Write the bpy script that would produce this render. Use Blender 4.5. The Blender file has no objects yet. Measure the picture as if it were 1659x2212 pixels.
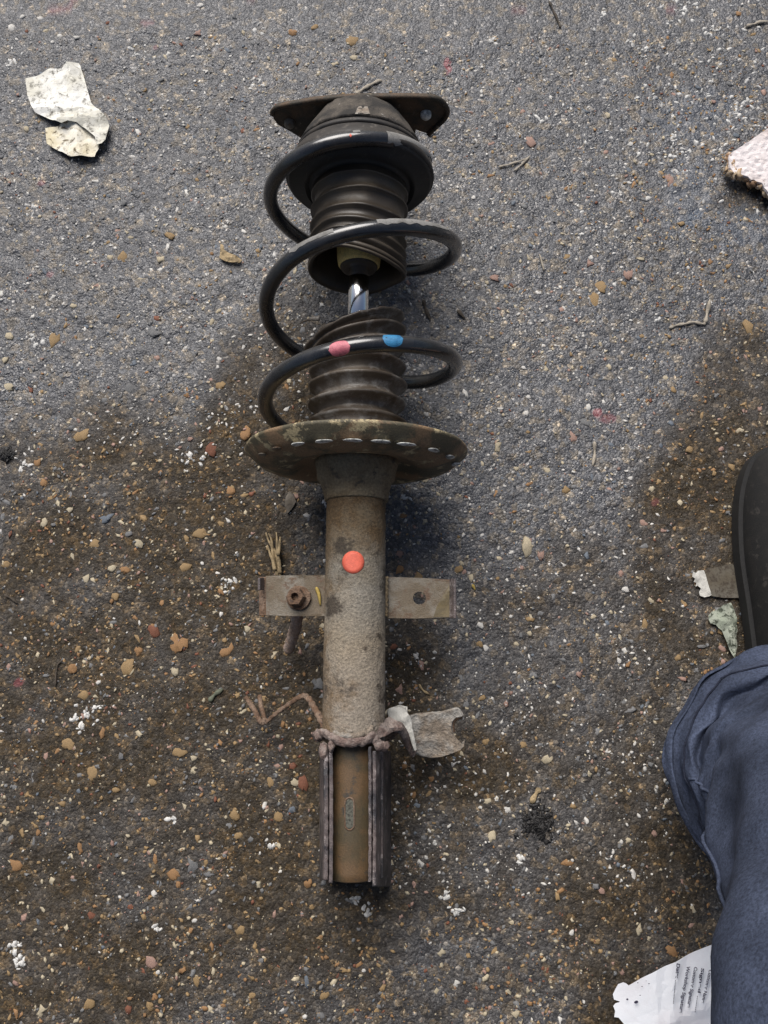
import bpy, math, random
import numpy as np
from mathutils import Vector, Matrix, noise as mnoise
from mathutils.geometry import delaunay_2d_cdt

random.seed(7)
RNG = np.random.RandomState(11)
SC = bpy.context.scene
COL = SC.collection

# ------------------------------------------------------------------ camera
W, HH = 1659.0, 2212.0            # layout units of the photograph
FPX = 1703.0
CAM_H = 0.72
TILT = math.atan((1450.0 - 1106.0) / FPX)
cam_d = bpy.data.cameras.new("camera")
cam_d.sensor_fit = 'VERTICAL'
cam_d.sensor_height = 36.0
cam_d.lens = 36.0 * FPX / HH
cam_d.clip_start = 0.02
cam_d.clip_end = 200
cam = bpy.data.objects.new("camera", cam_d)
COL.objects.link(cam)
cam.location = (0, 0, CAM_H)
cam.rotation_euler = (TILT, 0, 0)
SC.camera = cam

# ------------------------------------------------------------------ light
SUN_EL = math.radians(50)
SUN_AZ = math.radians(-18)         # from the top of the picture, a little left
world = bpy.data.worlds.new("World")
SC.world = world
world.use_nodes = True
wn = world.node_tree
bg = wn.nodes["Background"]
sky = wn.nodes.new("ShaderNodeTexSky")
sky.sky_type = 'NISHITA'
sky.sun_disc = False
sky.sun_elevation = SUN_EL
sky.sun_rotation = SUN_AZ
sky.air_density = 1.0
sky.dust_density = 4.0
sky.ozone_density = 1.0
wn.links.new(sky.outputs[0], bg.inputs[0])
bg.inputs[1].default_value = 0.05
sun_d = bpy.data.lights.new("sun", 'SUN')
sun_d.energy = 2.6
sun_d.angle = math.radians(44)
sun_d.color = (1.0, 0.97, 0.94)
sun = bpy.data.objects.new("sun", sun_d)
COL.objects.link(sun)
sdir = Vector((math.sin(SUN_AZ) * math.cos(SUN_EL), math.cos(SUN_AZ) * math.cos(SUN_EL), math.sin(SUN_EL)))
sun.rotation_euler = sdir.to_track_quat('Z', 'Y').to_euler()
sun.location = sdir * 5
SC.view_settings.view_transform = 'Standard'
SC.view_settings.look = 'None'
SC.view_settings.exposure = 0.72
SC.view_settings.gamma = 1.0

# ------------------------------------------------------------------ camera maths (photo pixel + height -> world point)
CT, ST = math.cos(TILT), math.sin(TILT)
def ray(px, py):
    x = (px - W / 2) / FPX
    y = -(py - HH / 2) / FPX
    return Vector((x, y * CT + ST, y * ST - CT))
def P(px, py, z=0.0):
    d = ray(px, py)
    t = (z - CAM_H) / d.z
    return Vector((d.x * t, d.y * t, z))
def proj(p):
    x, y, z = p[0], p[1], p[2] - CAM_H
    yc = y * CT + z * ST
    zc = -y * ST + z * CT
    return (W / 2 + FPX * x / -zc, HH / 2 - FPX * yc / -zc, -zc)

# ------------------------------------------------------------------ helpers
def make_mesh(name, verts, faces, mat=None, smooth=True):
    me = bpy.data.meshes.new(name)
    me.from_pydata([tuple(v) for v in verts], [], faces)
    if mat is not None:
        me.materials.append(mat)
    if smooth:
        me.polygons.foreach_set("use_smooth", [True] * len(me.polygons))
    me.update()
    return me
def world_loc(o):
    l = Vector((0, 0, 0))
    while o is not None:
        l = l + o.location
        o = o.parent
    return l
def link(name, me, parent=None, loc=None):
    o = bpy.data.objects.new(name, me)
    COL.objects.link(o)
    o.parent = parent
    if loc is not None:
        o.location = loc
    return o
def obj(name, verts, faces, mat, parent=None, smooth=True, origin=None):
    """verts in world coordinates"""
    if parent is not None:
        base = world_loc(parent)
        o = link(name, make_mesh(name, [Vector(v) - base for v in verts], faces, mat, smooth), parent)
    else:
        vs = [Vector(v) for v in verts]
        if origin is None:
            n = len(vs)
            origin = Vector((sum(v.x for v in vs) / n, sum(v.y for v in vs) / n, min(v.z for v in vs)))
        o = link(name, make_mesh(name, [v - origin for v in vs], faces, mat, smooth), None, origin)
    return o
def thing(name, label, cat, loc=(0, 0, 0), group=None):
    o = bpy.data.objects.new(name, None)
    o.empty_display_size = 0.05
    COL.objects.link(o)
    o.location = loc
    return tag(o, label, cat, group)
def tag(o, label=None, cat=None, group=None, kind=None):
    if label: o['label'] = label
    if cat: o['category'] = cat
    if group: o['group'] = group
    if kind: o['kind'] = kind
    return o
def sharp(o, ang=35):
    me = o.data
    m = o.modifiers.new("edge", 'EDGE_SPLIT')
    m.split_angle = math.radians(ang)
    return o
def catmull(pts, n):
    P_ = [Vector(p) for p in pts]
    P_ = [P_[0] * 2 - P_[1]] + P_ + [P_[-1] * 2 - P_[-2]]
    out = []
    for i in range(1, len(P_) - 2):
        a, b, c, d = P_[i - 1], P_[i], P_[i + 1], P_[i + 2]
        for k in range(n):
            t = k / n
            out.append(0.5 * ((2 * b) + (c - a) * t + (2 * a - 5 * b + 4 * c - d) * t * t + (3 * b - a - 3 * c + d) * t ** 3))
    out.append(P_[-2].copy())
    return out
def tube(pts, rad, seg=12, flat=1.0, jit=0.0, jscale=200.0, cap=True, up=Vector((0, 0, 1))):
    """verts, faces of a swept tube. rad: number or list"""
    pts = [Vector(p) for p in pts]
    n = len(pts)
    rr = rad if isinstance(rad, (list, tuple)) else [rad] * n
    V, F = [], []
    prev = None
    for i in range(n):
        t = (pts[min(i + 1, n - 1)] - pts[max(i - 1, 0)]).normalized()
        if prev is None:
            s = t.cross(up)
            if s.length < 1e-4:
                s = t.cross(Vector((0, 1, 0)))
            s.normalize()
        else:
            s = (prev - t * prev.dot(t)).normalized()
        prev = s
        u = s.cross(t).normalized()
        for k in range(seg):
            a = 2 * math.pi * k / seg
            q = pts[i] + (s * math.cos(a) + u * math.sin(a) * flat) * rr[i]
            if jit:
                nv = mnoise.noise(q * jscale)
                q = q + (s * math.cos(a) + u * math.sin(a)) * nv * jit
            V.append(q)
    for i in range(n - 1):
        for k in range(seg):
            F.append((i * seg + k, i * seg + (k + 1) % seg, (i + 1) * seg + (k + 1) % seg, (i + 1) * seg + k))
    if cap:
        F.append(tuple(range(seg - 1, -1, -1)))
        F.append(tuple((n - 1) * seg + k for k in range(seg)))
    return V, F
def merge(*parts):
    V, F = [], []
    for v, f in parts:
        b = len(V)
        V += list(v)
        F += [tuple(i + b for i in q) for q in f]
    return V, F
def lump(c, r, squash=(1, 1, 1), jit=0.25, sc=1.0, seg=10, rings=7, seed=0):
    V, F = [], []
    c = Vector(c)
    V.append(c + Vector((0, 0, r * squash[2])))
    for i in range(1, rings):
        th = math.pi * i / rings
        for k in range(seg):
            ph = 2 * math.pi * k / seg
            d = Vector((math.sin(th) * math.cos(ph), math.sin(th) * math.sin(ph), math.cos(th)))
            m = 1 + jit * mnoise.noise(d * 1.7 * sc + Vector((seed * 3.1, seed, 0)))
            V.append(c + Vector((d.x * squash[0], d.y * squash[1], d.z * squash[2])) * r * m)
    V.append(c - Vector((0, 0, r * squash[2])))
    for k in range(seg):
        F.append((0, 1 + k, 1 + (k + 1) % seg))
    for i in range(rings - 2):
        for k in range(seg):
            a = 1 + i * seg
            F.append((a + k, a + seg + k, a + seg + (k + 1) % seg, a + (k + 1) % seg))
    b = 1 + (rings - 2) * seg
    for k in range(seg):
        F.append((b + k, len(V) - 1, b + (k + 1) % seg))
    return V, F

# ------------------------------------------------------------------ materials
def nmat(name):
    m = bpy.data.materials.new(name)
    m.use_nodes = True
    nt = m.node_tree
    b = nt.nodes["Principled BSDF"]
    return m, nt, b
def tex_noise(nt, co, scale, detail=4, rough=0.6, dist=0.0):
    n = nt.nodes.new("ShaderNodeTexNoise")
    n.inputs["Scale"].default_value = scale
    n.inputs["Detail"].default_value = detail
    n.inputs["Roughness"].default_value = rough
    n.inputs["Distortion"].default_value = dist
    nt.links.new(co, n.inputs["Vector"])
    return n
def ramp(nt, fac, stops):
    r = nt.nodes.new("ShaderNodeValToRGB")
    el = r.color_ramp.elements
    while len(el) < len(stops):
        el.new(0.5)
    for e, (p, c) in zip(el, stops):
        e.position = p
        e.color = (c[0], c[1], c[2], 1) if isinstance(c, (tuple, list)) else (c, c, c, 1)
    nt.links.new(fac, r.inputs[0])
    return r
def mix(nt, fac, a, b, mode='MIX'):
    m = nt.nodes.new("ShaderNodeMix")
    m.data_type = 'RGBA'
    m.blend_type = mode
    for sock, v in ((m.inputs[0], fac), (m.inputs[6], a), (m.inputs[7], b)):
        if isinstance(v, (int, float)):
            sock.default_value = v
        elif isinstance(v, (tuple, list)):
            sock.default_value = (v[0], v[1], v[2], 1)
        else:
            nt.links.new(v, sock)
    return m.outputs[2]
def grime(name, base, second, third, scale=60, rough=0.8, metal=0.0, bump=0.3, fine=900, th2=(0.45, 0.6), th3=(0.58, 0.66), coat=0.0, rough2=None, speck=0.25, bdist=0.0006):
    m, nt, b = nmat(name)
    co = nt.nodes.new("ShaderNodeTexCoord").outputs["Object"]
    n1 = tex_noise(nt, co, scale, 6, 0.65, 0.3)
    n2 = tex_noise(nt, co, scale * 2.7, 5, 0.7)
    n3 = tex_noise(nt, co, fine, 3, 0.7)
    f1 = ramp(nt, n1.outputs[0], [(th2[0], 0.0), (th2[1], 1.0)])
    f2 = ramp(nt, n2.outputs[0], [(th3[0], 0.0), (th3[1], 1.0)])
    c = mix(nt, f1.outputs[0], base, second)
    c = mix(nt, f2.outputs[0], c, third)
    f3 = ramp(nt, n3.outputs[0], [(0.3, 1.0 - speck), (0.7, 1.0 + speck)])
    c = mix(nt, 1.0, c, f3.outputs[0], 'MULTIPLY')
    nt.links.new(c, b.inputs["Base Color"])
    rr = nt.nodes.new("ShaderNodeMapRange")
    rr.inputs["To Min"].default_value = rough
    rr.inputs["To Max"].default_value = rough if rough2 is None else rough2
    nt.links.new(f1.outputs[0], rr.inputs["Value"])
    nt.links.new(rr.outputs[0], b.inputs["Roughness"])
    b.inputs["Metallic"].default_value = metal
    if coat:
        b.inputs["Coat Weight"].default_value = coat
        b.inputs["Coat Roughness"].default_value = 0.15
    bp = nt.nodes.new("ShaderNodeBump")
    bp.inputs["Strength"].default_value = bump
    bp.inputs["Distance"].default_value = bdist
    ad = nt.nodes.new("ShaderNodeMath")
    ad.operation = 'ADD'
    nt.links.new(n3.outputs[0], ad.inputs[0])
    nt.links.new(n2.outputs[0], ad.inputs[1])
    nt.links.new(ad.outputs[0], bp.inputs["Height"])
    nt.links.new(bp.outputs[0], b.inputs["Normal"])
    return m
def zone_tint(m, stops, axis=1, wob=0.05):
    nt = m.node_tree; b = nt.nodes["Principled BSDF"]
    src = b.inputs["Base Color"].links[0].from_socket
    tc = nt.nodes.new("ShaderNodeTexCoord").outputs["Object"]
    sx = nt.nodes.new("ShaderNodeSeparateXYZ"); nt.links.new(tc, sx.inputs[0])
    n_ = tex_noise(nt, tc, 26, 4, 0.6)
    ma = nt.nodes.new("ShaderNodeMath"); ma.operation = 'MULTIPLY_ADD'
    nt.links.new(n_.outputs[0], ma.inputs[0]); ma.inputs[1].default_value = wob * 2; nt.links.new(sx.outputs[axis], ma.inputs[2])
    mr = nt.nodes.new("ShaderNodeMapRange"); mr.inputs["From Min"].default_value = stops[0]; mr.inputs["From Max"].default_value = stops[1]
    nt.links.new(ma.outputs[0], mr.inputs["Value"])
    r = ramp(nt, mr.outputs[0], stops[2])
    nt.links.new(mix(nt, 1.0, src, r.outputs[0], 'MULTIPLY'), b.inputs["Base Color"])
def plain(name, c, rough=0.7, metal=0.0, var=0.15, scale=150, bump=0.2, bdist=0.0004):
    d = tuple(x * (1 - 2 * var) for x in c)
    e = tuple(min(1, x * (1 + var)) for x in c)
    return grime(name, c, d, e, scale=scale, rough=rough, metal=metal, bump=bump, bdist=bdist, speck=0.1)

M = {}
M['tube'] = grime('dusty_brown_steel', (0.120, 0.080, 0.042), (0.185, 0.155, 0.115), (0.050, 0.038, 0.026), scale=13, rough=0.82, bump=1.0, fine=520, th2=(0.42, 0.54), th3=(0.56, 0.64), speck=0.42, bdist=0.0012)
zone_tint(M['tube'], (-0.17, 0.07, [(0.0, (1.25, 1.30, 1.45)), (0.30, (1.2, 1.18, 1.15)), (0.5, (1.0, 1.08, 1.2)), (0.68, (0.78, 0.74, 0.64)), (1.0, (1.0, 0.86, 0.66))]))
M['tube_low'] = grime('oily_brown_steel', (0.060, 0.045, 0.023), (0.10, 0.060, 0.028), (0.035, 0.032, 0.026), scale=30, rough=0.55, bump=0.4, th3=(0.58, 0.66), speck=0.25)
M['seat'] = grime('greenish_grimed_steel', (0.085, 0.073, 0.045), (0.20, 0.13, 0.072), (0.38, 0.31, 0.18), scale=22, rough=0.6, bump=0.5, th2=(0.47, 0.54), th3=(0.56, 0.61), speck=0.35, bdist=0.0010)
M['collar'] = grime('brown_grimed_collar', (0.16, 0.115, 0.062), (0.21, 0.165, 0.10), (0.075, 0.06, 0.04), scale=30, rough=0.75, bump=0.8, fine=500, speck=0.35, bdist=0.0012)
M['plate'] = grime('rust_black_plate', (0.038, 0.030, 0.020), (0.105, 0.062, 0.032), (0.26, 0.21, 0.15), scale=38, rough=0.7, bump=0.5, th3=(0.62, 0.72), speck=0.3)
M['housing'] = grime('dusty_black_housing', (0.018, 0.016, 0.014), (0.075, 0.063, 0.050), (0.30, 0.28, 0.26), scale=48, rough=0.85, bump=0.8, fine=600, th2=(0.42, 0.6), th3=(0.63, 0.72), speck=0.4, bdist=0.001)
M['rubber'] = grime('dusty_black_rubber', (0.015, 0.013, 0.012), (0.034, 0.029, 0.024), (0.08, 0.07, 0.06), scale=40, rough=0.55, rough2=0.8, bump=0.25, speck=0.3)
M['cup'] = grime('black_cup', (0.010, 0.010, 0.010), (0.018, 0.017, 0.015), (0.03, 0.028, 0.025), scale=50, rough=0.6, bump=0.2)
M['boot'] = grime('brown_black_rubber', (0.030, 0.023, 0.016), (0.050, 0.038, 0.025), (0.085, 0.070, 0.055), scale=28, rough=0.42, rough2=0.6, bump=0.2, th3=(0.62, 0.75), speck=0.2)
M['boot2'] = grime('dusty_brown_rubber', (0.042, 0.030, 0.020), (0.080, 0.064, 0.048), (0.19, 0.18, 0.165), scale=24, rough=0.38, rough2=0.6, bump=0.2, th2=(0.4, 0.6), th3=(0.50, 0.70), speck=0.2)
M['spring'] = grime('black_gloss_spring', (0.012, 0.013, 0.015), (0.020, 0.020, 0.021), (0.045, 0.043, 0.04), scale=35, rough=0.22, rough2=0.34, bump=0.10, th3=(0.60, 0.75), coat=0.7, speck=0.2)
M['spring_dust'] = grime('dust_on_spring', (0.20, 0.195, 0.185), (0.13, 0.125, 0.115), (0.03, 0.03, 0.03), scale=60, rough=0.9, bump=0.3, th2=(0.5, 0.65), th3=(0.64, 0.68), speck=0.25)
M['stop'] = grime('yellow_foam_stop', (0.75, 0.56, 0.20), (0.55, 0.42, 0.16), (0.10, 0.08, 0.05), scale=60, rough=0.75, bump=0.2, th3=(0.62, 0.7))
M['bracket'] = grime('drab_zinc_bracket', (0.105, 0.078, 0.046), (0.155, 0.135, 0.105), (0.085, 0.045, 0.020), scale=26, rough=0.5, bump=0.6, th2=(0.44, 0.56), th3=(0.54, 0.64), speck=0.25)
M['rust'] = grime('flaky_rust', (0.12, 0.070, 0.042), (0.20, 0.14, 0.10), (0.055, 0.036, 0.027), scale=90, rough=0.9, bump=0.9, fine=500, bdist=0.0015, speck=0.35)
M['shank'] = grime('scaly_bolt_rust', (0.36, 0.255, 0.19), (0.44, 0.34, 0.28), (0.20, 0.12, 0.08), scale=120, rough=0.9, bump=0.9, fine=500, bdist=0.0015)
M['mauve'] = grime('mauve_weathered_rust', (0.15, 0.105, 0.090), (0.26, 0.215, 0.19), (0.075, 0.055, 0.048), scale=90, rough=0.85, bump=0.9, fine=500, bdist=0.0015, th3=(0.58, 0.66), speck=0.35)
M['clamp'] = grime('clamp_plate_steel', (0.035, 0.033, 0.037), (0.12, 0.095, 0.090), (0.30, 0.26, 0.25), scale=32, rough=0.5, bump=0.7, speck=0.4, th2=(0.44, 0.58), th3=(0.56, 0.66), bdist=0.001)
M['hanger'] = grime('scaly_tan_metal', (0.22, 0.180, 0.140), (0.30, 0.285, 0.26), (0.12, 0.085, 0.06), scale=38, rough=0.9, bump=1.0, fine=420, bdist=0.002, th3=(0.62, 0.70), speck=0.35)
M['lime'] = plain('white_scale', (0.50, 0.49, 0.45), rough=0.9, var=0.2, scale=120, bump=0.7)
M['orange'] = grime('orange_sticker', (0.64, 0.12, 0.07), (0.54, 0.10, 0.06), (0.40, 0.10, 0.06), scale=70, rough=0.6, bump=0.3, fine=900, th3=(0.62, 0.70), speck=0.16)
M['pink'] = grime('pink_paint_mark', (0.55, 0.17, 0.20), (0.42, 0.11, 0.14), (0.10, 0.05, 0.05), scale=110, rough=0.55, bump=0.4, th3=(0.64, 0.68), speck=0.25)
M['blue'] = grime('blue_paint_mark', (0.04, 0.20, 0.38), (0.02, 0.13, 0.27), (0.02, 0.04, 0.07), scale=110, rough=0.45, bump=0.4, th3=(0.62, 0.66), speck=0.25)
M['lip'] = plain('bare_zinc_lip', (0.64, 0.64, 0.60), rough=0.5, metal=0.1, var=0.35, scale=200)
M['yellow'] = plain('yellow_straw', (0.36, 0.26, 0.06), rough=0.7)
m, nt, b = nmat('chrome_rod')
b.inputs["Base Color"].default_value = (0.92, 0.91, 0.89, 1); b.inputs["Metallic"].default_value = 1; b.inputs["Roughness"].default_value = 0.12
co = nt.nodes.new("ShaderNodeTexCoord").outputs["Object"]
n_ = tex_noise(nt, co, 900, 2)
bp = nt.nodes.new("ShaderNodeBump"); bp.inputs["Strength"].default_value = 0.06; bp.inputs["Distance"].default_value = 0.0003
nt.links.new(n_.outputs[0], bp.inputs["Height"]); nt.links.new(bp.outputs[0], b.inputs["Normal"])
M['chrome'] = m

def paper_mat(name, base, stain_shade, dark, scale=60, th=(0.5, 0.7), thd=(0.60, 0.66), detail_scale=350):
    m, nt, b = nmat(name)
    co = nt.nodes.new("ShaderNodeTexCoord").outputs["Object"]
    n1 = tex_noise(nt, co, scale * 0.5, 5, 0.6)
    n2 = tex_noise(nt, co, detail_scale, 5, 0.75, 0.4)
    f1 = ramp(nt, n1.outputs[0], [(th[0], 0.0), (th[1], 1.0)])
    f2 = ramp(nt, n2.outputs[0], [(thd[0], 0.0), (thd[1], 1.0)])
    c = mix(nt, f1.outputs[0], base, stain_shade)
    c = mix(nt, f2.outputs[0], c, dark)
    nt.links.new(c, b.inputs["Base Color"])
    b.inputs["Roughness"].default_value = 0.85
    bp = nt.nodes.new("ShaderNodeBump"); bp.inputs["Strength"].default_value = 0.4; bp.inputs["Distance"].default_value = 0.0006
    nt.links.new(n2.outputs[0], bp.inputs["Height"]); nt.links.new(bp.outputs[0], b.inputs["Normal"])
    return m
M['paper'] = paper_mat('dirty_white_paper', (0.76, 0.75, 0.70), (0.58, 0.56, 0.48), (0.12, 0.11, 0.09), 50, (0.45, 0.62), (0.52, 0.66), 150)
M['paper2'] = paper_mat('dirty_cream_paper', (0.62, 0.55, 0.38), (0.76, 0.73, 0.64), (0.12, 0.09, 0.05), 60, (0.4, 0.6), (0.52, 0.64), 130)
M['form'] = paper_mat('white_form_paper', (0.78, 0.80, 0.84), (0.66, 0.63, 0.66), (0.35, 0.33, 0.33), 30, (0.45, 0.7), (0.70, 0.74))
M['card'] = paper_mat('white_fibre_board', (0.64, 0.59, 0.58), (0.52, 0.45, 0.42), (0.30, 0.22, 0.18), 60, (0.45, 0.65), (0.60, 0.70), 300)
M['cardedge'] = paper_mat('brown_torn_edge', (0.50, 0.38, 0.24), (0.30, 0.18, 0.10), (0.65, 0.58, 0.5), 120, (0.45, 0.6), (0.56, 0.62))
M['scrapbrown'] = paper_mat('grey_brown_card', (0.075, 0.062, 0.042), (0.11, 0.10, 0.08), (0.04, 0.03, 0.02), 60, (0.4, 0.6), (0.48, 0.62), 200)
M['foil'] = paper_mat('pale_green_wrap', (0.24, 0.27, 0.21), (0.32, 0.34, 0.28), (0.06, 0.07, 0.05), 90, (0.4, 0.6), (0.52, 0.58), 200)
M['ink'] = plain('black_print', (0.035, 0.03, 0.06), rough=0.8)
M['twig'] = plain('pale_twig', (0.34, 0.30, 0.24), rough=0.85, var=0.2, scale=200, bump=0.6)
M['twigdark'] = plain('dark_twig', (0.07, 0.055, 0.04), rough=0.85, var=0.2, scale=200, bump=0.6)
M['bark'] = plain('tan_bark', (0.36, 0.27, 0.15), rough=0.85, var=0.25, scale=160, bump=0.8)
M['tar'] = grime('black_oil_blot', (0.010, 0.009, 0.009), (0.03, 0.028, 0.026), (0.15, 0.13, 0.11), scale=300, rough=0.5, bump=0.8, th2=(0.5, 0.65), th3=(0.62, 0.68))

def fabric(name, c, c2, scale=2200):
    m, nt, b = nmat(name)
    co = nt.nodes.new("ShaderNodeTexCoord").outputs["Object"]
    n1 = tex_noise(nt, co, 18, 6, 0.65)
    n2 = tex_noise(nt, co, scale * 0.25, 3, 0.8)
    f1 = ramp(nt, n1.outputs[0], [(0.35, 0.0), (0.7, 1.0)])
    f2 = ramp(nt, n2.outputs[0], [(0.35, 0.6), (0.65, 1.4)])
    cc = mix(nt, f1.outputs[0], c, c2)
    cc = mix(nt, 1.0, cc, f2.outputs[0], 'MULTIPLY')
    nt.links.new(cc, b.inputs["Base Color"])
    b.inputs["Roughness"].default_value = 0.9
    b.inputs["Specular IOR Level"].default_value = 0.2
    bp = nt.nodes.new("ShaderNodeBump"); bp.inputs["Strength"].default_value = 0.35; bp.inputs["Distance"].default_value = 0.0006
    nt.links.new(n2.outputs[0], bp.inputs["Height"]); nt.links.new(bp.outputs[0], b.inputs["Normal"])
    return m
M['trousers'] = fabric('blue_work_cotton', (0.066, 0.082, 0.130), (0.022, 0.028, 0.046))
M['jacket'] = fabric('dark_jacket_cotton', (0.02, 0.024, 0.04), (0.014, 0.017, 0.03))
M['shoe'] = grime('black_leather_shoe', (0.005, 0.005, 0.005), (0.010, 0.009, 0.008), (0.03, 0.027, 0.024), scale=50, rough=0.92, bump=0.5)
M['sole'] = plain('black_sole', (0.010, 0.010, 0.010), rough=0.8)
M['skin'] = plain('skin', (0.45, 0.27, 0.19), rough=0.5, var=0.05, scale=60, bump=0.1)
M['hair'] = plain('dark_hair', (0.02, 0.014, 0.01), rough=0.6, var=0.2, scale=500, bump=0.8)

# ------------------------------------------------------------------ ground
GR = {}
def vnoise(x, y, cell, seed):
    g = GR.setdefault(seed, np.random.RandomState(seed).rand(256, 256)) if seed not in GR else GR[seed]
    u, v = x / cell + 37.3, y / cell + 91.7
    iu, iv = np.floor(u).astype(int), np.floor(v).astype(int)
    fu, fv = u - iu, v - iv
    fu = fu * fu * (3 - 2 * fu); fv = fv * fv * (3 - 2 * fv)
    a = g[iu % 256, iv % 256]; b_ = g[(iu + 1) % 256, iv % 256]
    c = g[iu % 256, (iv + 1) % 256]; d = g[(iu + 1) % 256, (iv + 1) % 256]
    return (a * (1 - fu) + b_ * fu) * (1 - fv) + (c * (1 - fu) + d * fu) * fv - 0.5
def ground_h(x, y):
    x = np.asarray(x, float); y = np.asarray(y, float)
    h = 0.0040 * vnoise(x, y, 0.16, 1) + 0.0020 * vnoise(x, y, 0.045, 2) + 0.0016 * vnoise(x, y, 0.013, 3)
    h = h + 0.0012 * vnoise(x, y, 0.0058, 4) + 0.0010 * vnoise(x, y, 0.0034, 5)
    return h
def gh(p):
    return float(ground_h(p[0], p[1]))
X0, X1, Y0, Y1 = -0.40, 0.40, -0.36, 0.66
step = 0.0017
def axis_coords(a, b, far):
    inner = list(np.arange(a, b + step * 0.5, step))
    out, d, x = [], step, inner[-1]
    while x < far:
        d *= 1.35; x += d; out.append(x)
    lo, d, x = [], step, inner[0]
    while x > -far:
        d *= 1.35; x -= d; lo.append(x)
    return np.array(lo[::-1] + inner + out)
gx, gy = axis_coords(X0, X1, 40.0), axis_coords(Y0, Y1, 40.0)
nx, ny = len(gx), len(gy)
XX, YY = np.meshgrid(gx, gy, indexing='ij')
ZZ = ground_h(XX, YY)
# shade painted into the ground colour as brown patches by hand (photo positions), each with its own ragged outline
stain_shade = np.zeros_like(XX)
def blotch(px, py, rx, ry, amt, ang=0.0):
    global stain_shade
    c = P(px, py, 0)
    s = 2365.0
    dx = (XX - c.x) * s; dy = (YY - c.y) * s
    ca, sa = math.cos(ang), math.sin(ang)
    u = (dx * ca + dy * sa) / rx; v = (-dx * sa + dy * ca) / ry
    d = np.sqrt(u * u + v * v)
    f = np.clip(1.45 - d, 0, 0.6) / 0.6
    stain_shade = np.maximum(stain_shade, f * amt)
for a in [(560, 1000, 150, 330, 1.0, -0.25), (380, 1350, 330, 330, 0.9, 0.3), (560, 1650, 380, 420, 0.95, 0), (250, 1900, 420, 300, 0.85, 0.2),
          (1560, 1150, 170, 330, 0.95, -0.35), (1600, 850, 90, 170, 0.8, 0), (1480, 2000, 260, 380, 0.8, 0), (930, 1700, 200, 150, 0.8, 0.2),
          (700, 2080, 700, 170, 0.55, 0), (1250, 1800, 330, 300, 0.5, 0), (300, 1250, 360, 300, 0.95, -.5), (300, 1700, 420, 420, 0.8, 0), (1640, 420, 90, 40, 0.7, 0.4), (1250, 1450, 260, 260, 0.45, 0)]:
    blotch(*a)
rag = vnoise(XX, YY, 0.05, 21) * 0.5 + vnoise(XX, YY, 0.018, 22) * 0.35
stain_shade = np.clip(stain_shade + rag * np.clip(stain_shade * 3, 0, 1), 0, 1)
tint = np.zeros((nx, ny, 4)); tint[..., 3] = 0
def paint(px, py, rx, ry, col, amt, ang=0.0, seed=0):
    c = P(px, py, 0); s = 2365.0
    dx = (XX - c.x) * s; dy = (YY - c.y) * s
    ca, sa = math.cos(ang), math.sin(ang)
    u = (dx * ca + dy * sa) / rx; v = (-dx * sa + dy * ca) / ry
    d = np.sqrt(u * u + v * v) + vnoise(XX, YY, 0.006, 50 + seed) * 0.9
    f = np.clip((1.1 - d) / 0.35, 0, 1) * amt
    for k in range(3):
        tint[..., k] = np.where(f > tint[..., 3], col[k], tint[..., k])
    tint[..., 3] = np.maximum(tint[..., 3], f)
RED, BLU = (0.30, 0.07, 0.08), (0.16, 0.25, 0.38)
for i, (px, py, rx, ry, cc, am) in enumerate([(968, 143, 10, 20, RED, .8), (1290, 893, 12, 10, RED, .7), (1313, 905, 22, 12, RED, .4), (120, 20, 26, 26, RED, .45), (155, 6, 30, 14, RED, .35),
        (318, 55, 20, 8, RED, .4), (90, 395, 12, 9, RED, .5), (540, 1, 14, 8, RED, .3), (1120, 18, 22, 20, RED, .25), (335, 105, 9, 7, RED, .4), (108, 590, 9, 8, RED, .4), (1450, 20, 14, 10, RED, .35), (40, 1475, 13, 9, RED, .5), (1415, 1085, 9, 7, RED, .3),
        (1480, 420, 120, 60, BLU, .08), (1600, 490, 90, 60, BLU, .10), (1500, 250, 120, 70, BLU, .08), (1500, 470, 40, 16, BLU, .2)]):
    paint(px, py, rx, ry, cc, am, 0.3 * (i % 5), i)
verts = np.stack([XX.ravel(), YY.ravel(), ZZ.ravel()], 1)
I = (np.arange(nx - 1)[:, None] * ny + np.arange(ny - 1)[None, :]).ravel()
quads = np.stack([I, I + ny, I + ny + 1, I + 1], 1)
gm = bpy.data.meshes.new("ground")
gm.vertices.add(len(verts)); gm.vertices.foreach_set("co", verts.ravel())
gm.loops.add(quads.size); gm.loops.foreach_set("vertex_index", quads.ravel())
gm.polygons.add(len(quads)); gm.polygons.foreach_set("loop_start", np.arange(len(quads)) * 4)
gm.polygons.foreach_set("loop_total", np.full(len(quads), 4)); gm.polygons.foreach_set("use_smooth", np.ones(len(quads), bool))
at = gm.attributes.new("stain_shade", 'FLOAT', 'POINT'); at.data.foreach_set("value", stain_shade.ravel())
at = gm.attributes.new("tint", 'FLOAT_COLOR', 'POINT'); at.data.foreach_set("color", tint.ravel())
gm.update(calc_edges=True)

m, nt, b = nmat("worn_asphalt")
co = nt.nodes.new("ShaderNodeTexCoord").outputs["Object"]
def vor(scale, feature='F1', rnd=1.0, vec=None):
    v = nt.nodes.new("ShaderNodeTexVoronoi"); v.feature = feature
    v.inputs["Scale"].default_value = scale; v.inputs["Randomness"].default_value = rnd
    nt.links.new(vec or co, v.inputs["Vector"]); return v
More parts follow.
